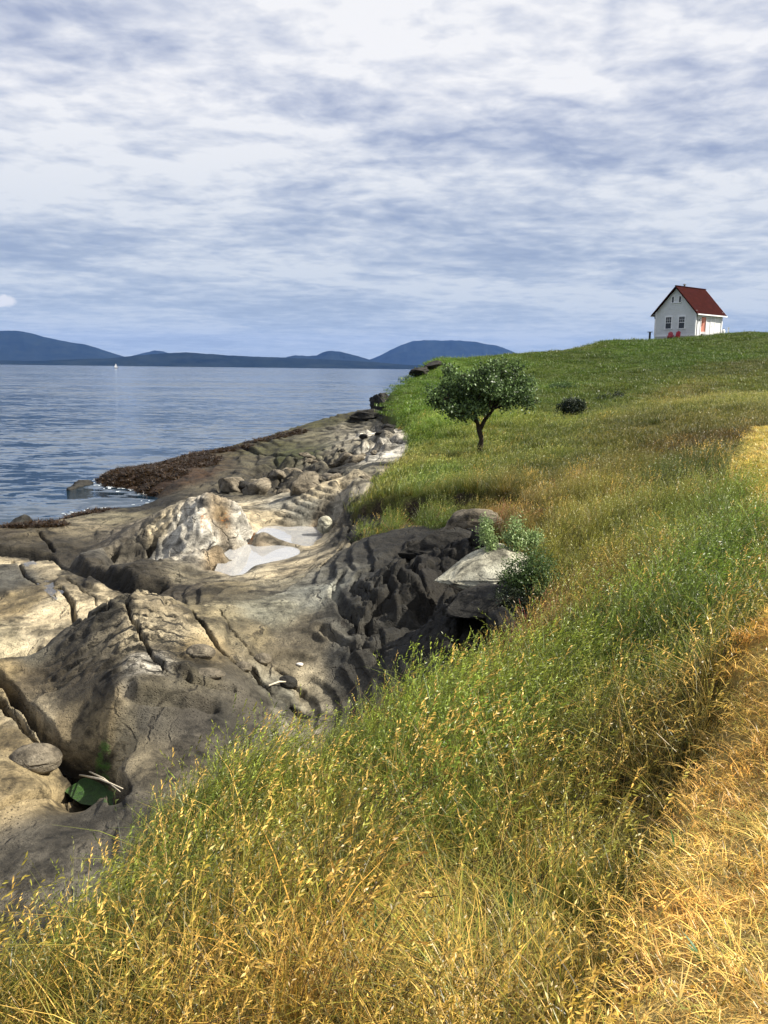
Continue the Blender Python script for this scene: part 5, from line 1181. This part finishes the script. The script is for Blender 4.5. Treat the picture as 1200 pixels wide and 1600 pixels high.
for i, (px, py, sz) in enumerate(((130, 757, .22), (122, 760, .15), (113, 764, .12))):
    q_ = at_z(px, py, 0); o = bpy.data.objects.new('sea_rock', rock_mesh('sea_rock', 30 + i, .35 * sz / .2, .5, sz, 0, .2, 3)); o.data.materials.append(M_boulder_dark); C.objects.link(o); o.location = (q_[0], q_[1], .0)
    tag(o, ['largest of the three small dark rocks awash off the shore', 'middle one of the small dark rocks awash off the shore', 'leftmost tiny dark rock awash off the shore'][i], 'rock', 'rocks awash off the shore')
protos = [rock_mesh('jumble_rock', 40 + i, 1, rng.uniform(.6, 1), rng.uniform(.42, .7), rng.uniform(-.2, .2), .30, 3, 0, .38) for i in range(6)]
for i, m in enumerate(protos): m.materials.append([M_boulder, M_boulder, M_boulder_dark][i % 3])
zones = [(450, 748, 70, 16, 10), (500, 722, 60, 14, 7), (545, 708, 55, 14, 5), (590, 685, 30, 22, 4), (390, 762, 60, 10, 7), (540, 748, 35, 8, 3)]
for zi, (px, py, sx, sy, n) in enumerate(zones):
    for k in range(n):
        qx, qy = px + random.gauss(0, .5) * sx, py + random.gauss(0, .5) * sy; p_ = base_rock(qx, qy)
        if turf_d(np.array([p_[0]]), np.array([p_[1]]))[0] > -.3: continue
        s_ = random.choice([.16, .22, .3, .42, .62]) * random.uniform(.8, 1.2)
        o = bpy.data.objects.new('jumble_rock', random.choice(protos)); C.objects.link(o); o.location = (p_[0], p_[1], rz1(p_[0], p_[1]) + s_ * .12); o.scale = (s_, s_, s_); o.rotation_euler = (random.uniform(-.3, .3), random.uniform(-.3, .3), random.uniform(0, 6.3))
        tag(o, '%s %s rock %s' % (('big flat-topped' if k % 2 else 'big blocky') if s_ > .5 else 'tiny' if s_ < .2 else ('small squat' if k % 2 else 'small angular') if s_ < .27 else ('middling wedge shaped' if k % 2 else 'middling blocky'), 'dark' if o.data.materials[0] == M_boulder_dark else 'pale brown', ['in the jumble just behind the tide pool domes', 'in the middle of the rubble slope', 'below the left end of the grassy mound', 'high on the white slope under the bluff', 'at the seaward side of the jumble', 'in the gully under the grassy mound'][zi]), 'rock', 'jumbled rocks at the foot of the bluff')
# driftwood by the green pool
M_wood = simple('bleached_driftwood', (.55, .48, .36), .8, .2, 12, .4)
for i, (a, b2, r_, lb) in enumerate((((125, 1216), (192, 1238), .012, 'long thin bleached stick lying across the green channel pool'), ((140, 1212), (188, 1244), .008, 'thinner bleached stick crossing under the long one'), ((420, 1078), (452, 1072), .012, 'short pale stick on the white gully rock'))):
    A_ = base_rock(*a); B_ = base_rock(*b2); za = max(rz1(A_[0], A_[1]), A_[2]) + .04 + i * .01; zb = max(rz1(B_[0], B_[1]), B_[2]) + .04 + i * .01
    mid_ = ((A_[0] + B_[0]) / 2, (A_[1] + B_[1]) / 2, (za + zb) / 2 + .03)
    o = MB().tube([(A_[0], A_[1], za), mid_, (B_[0], B_[1], zb)], [r_, r_ * 1.1, r_ * .5], 6).build('driftwood_stick', M_wood, None, True); tag(o, lb, 'stick')

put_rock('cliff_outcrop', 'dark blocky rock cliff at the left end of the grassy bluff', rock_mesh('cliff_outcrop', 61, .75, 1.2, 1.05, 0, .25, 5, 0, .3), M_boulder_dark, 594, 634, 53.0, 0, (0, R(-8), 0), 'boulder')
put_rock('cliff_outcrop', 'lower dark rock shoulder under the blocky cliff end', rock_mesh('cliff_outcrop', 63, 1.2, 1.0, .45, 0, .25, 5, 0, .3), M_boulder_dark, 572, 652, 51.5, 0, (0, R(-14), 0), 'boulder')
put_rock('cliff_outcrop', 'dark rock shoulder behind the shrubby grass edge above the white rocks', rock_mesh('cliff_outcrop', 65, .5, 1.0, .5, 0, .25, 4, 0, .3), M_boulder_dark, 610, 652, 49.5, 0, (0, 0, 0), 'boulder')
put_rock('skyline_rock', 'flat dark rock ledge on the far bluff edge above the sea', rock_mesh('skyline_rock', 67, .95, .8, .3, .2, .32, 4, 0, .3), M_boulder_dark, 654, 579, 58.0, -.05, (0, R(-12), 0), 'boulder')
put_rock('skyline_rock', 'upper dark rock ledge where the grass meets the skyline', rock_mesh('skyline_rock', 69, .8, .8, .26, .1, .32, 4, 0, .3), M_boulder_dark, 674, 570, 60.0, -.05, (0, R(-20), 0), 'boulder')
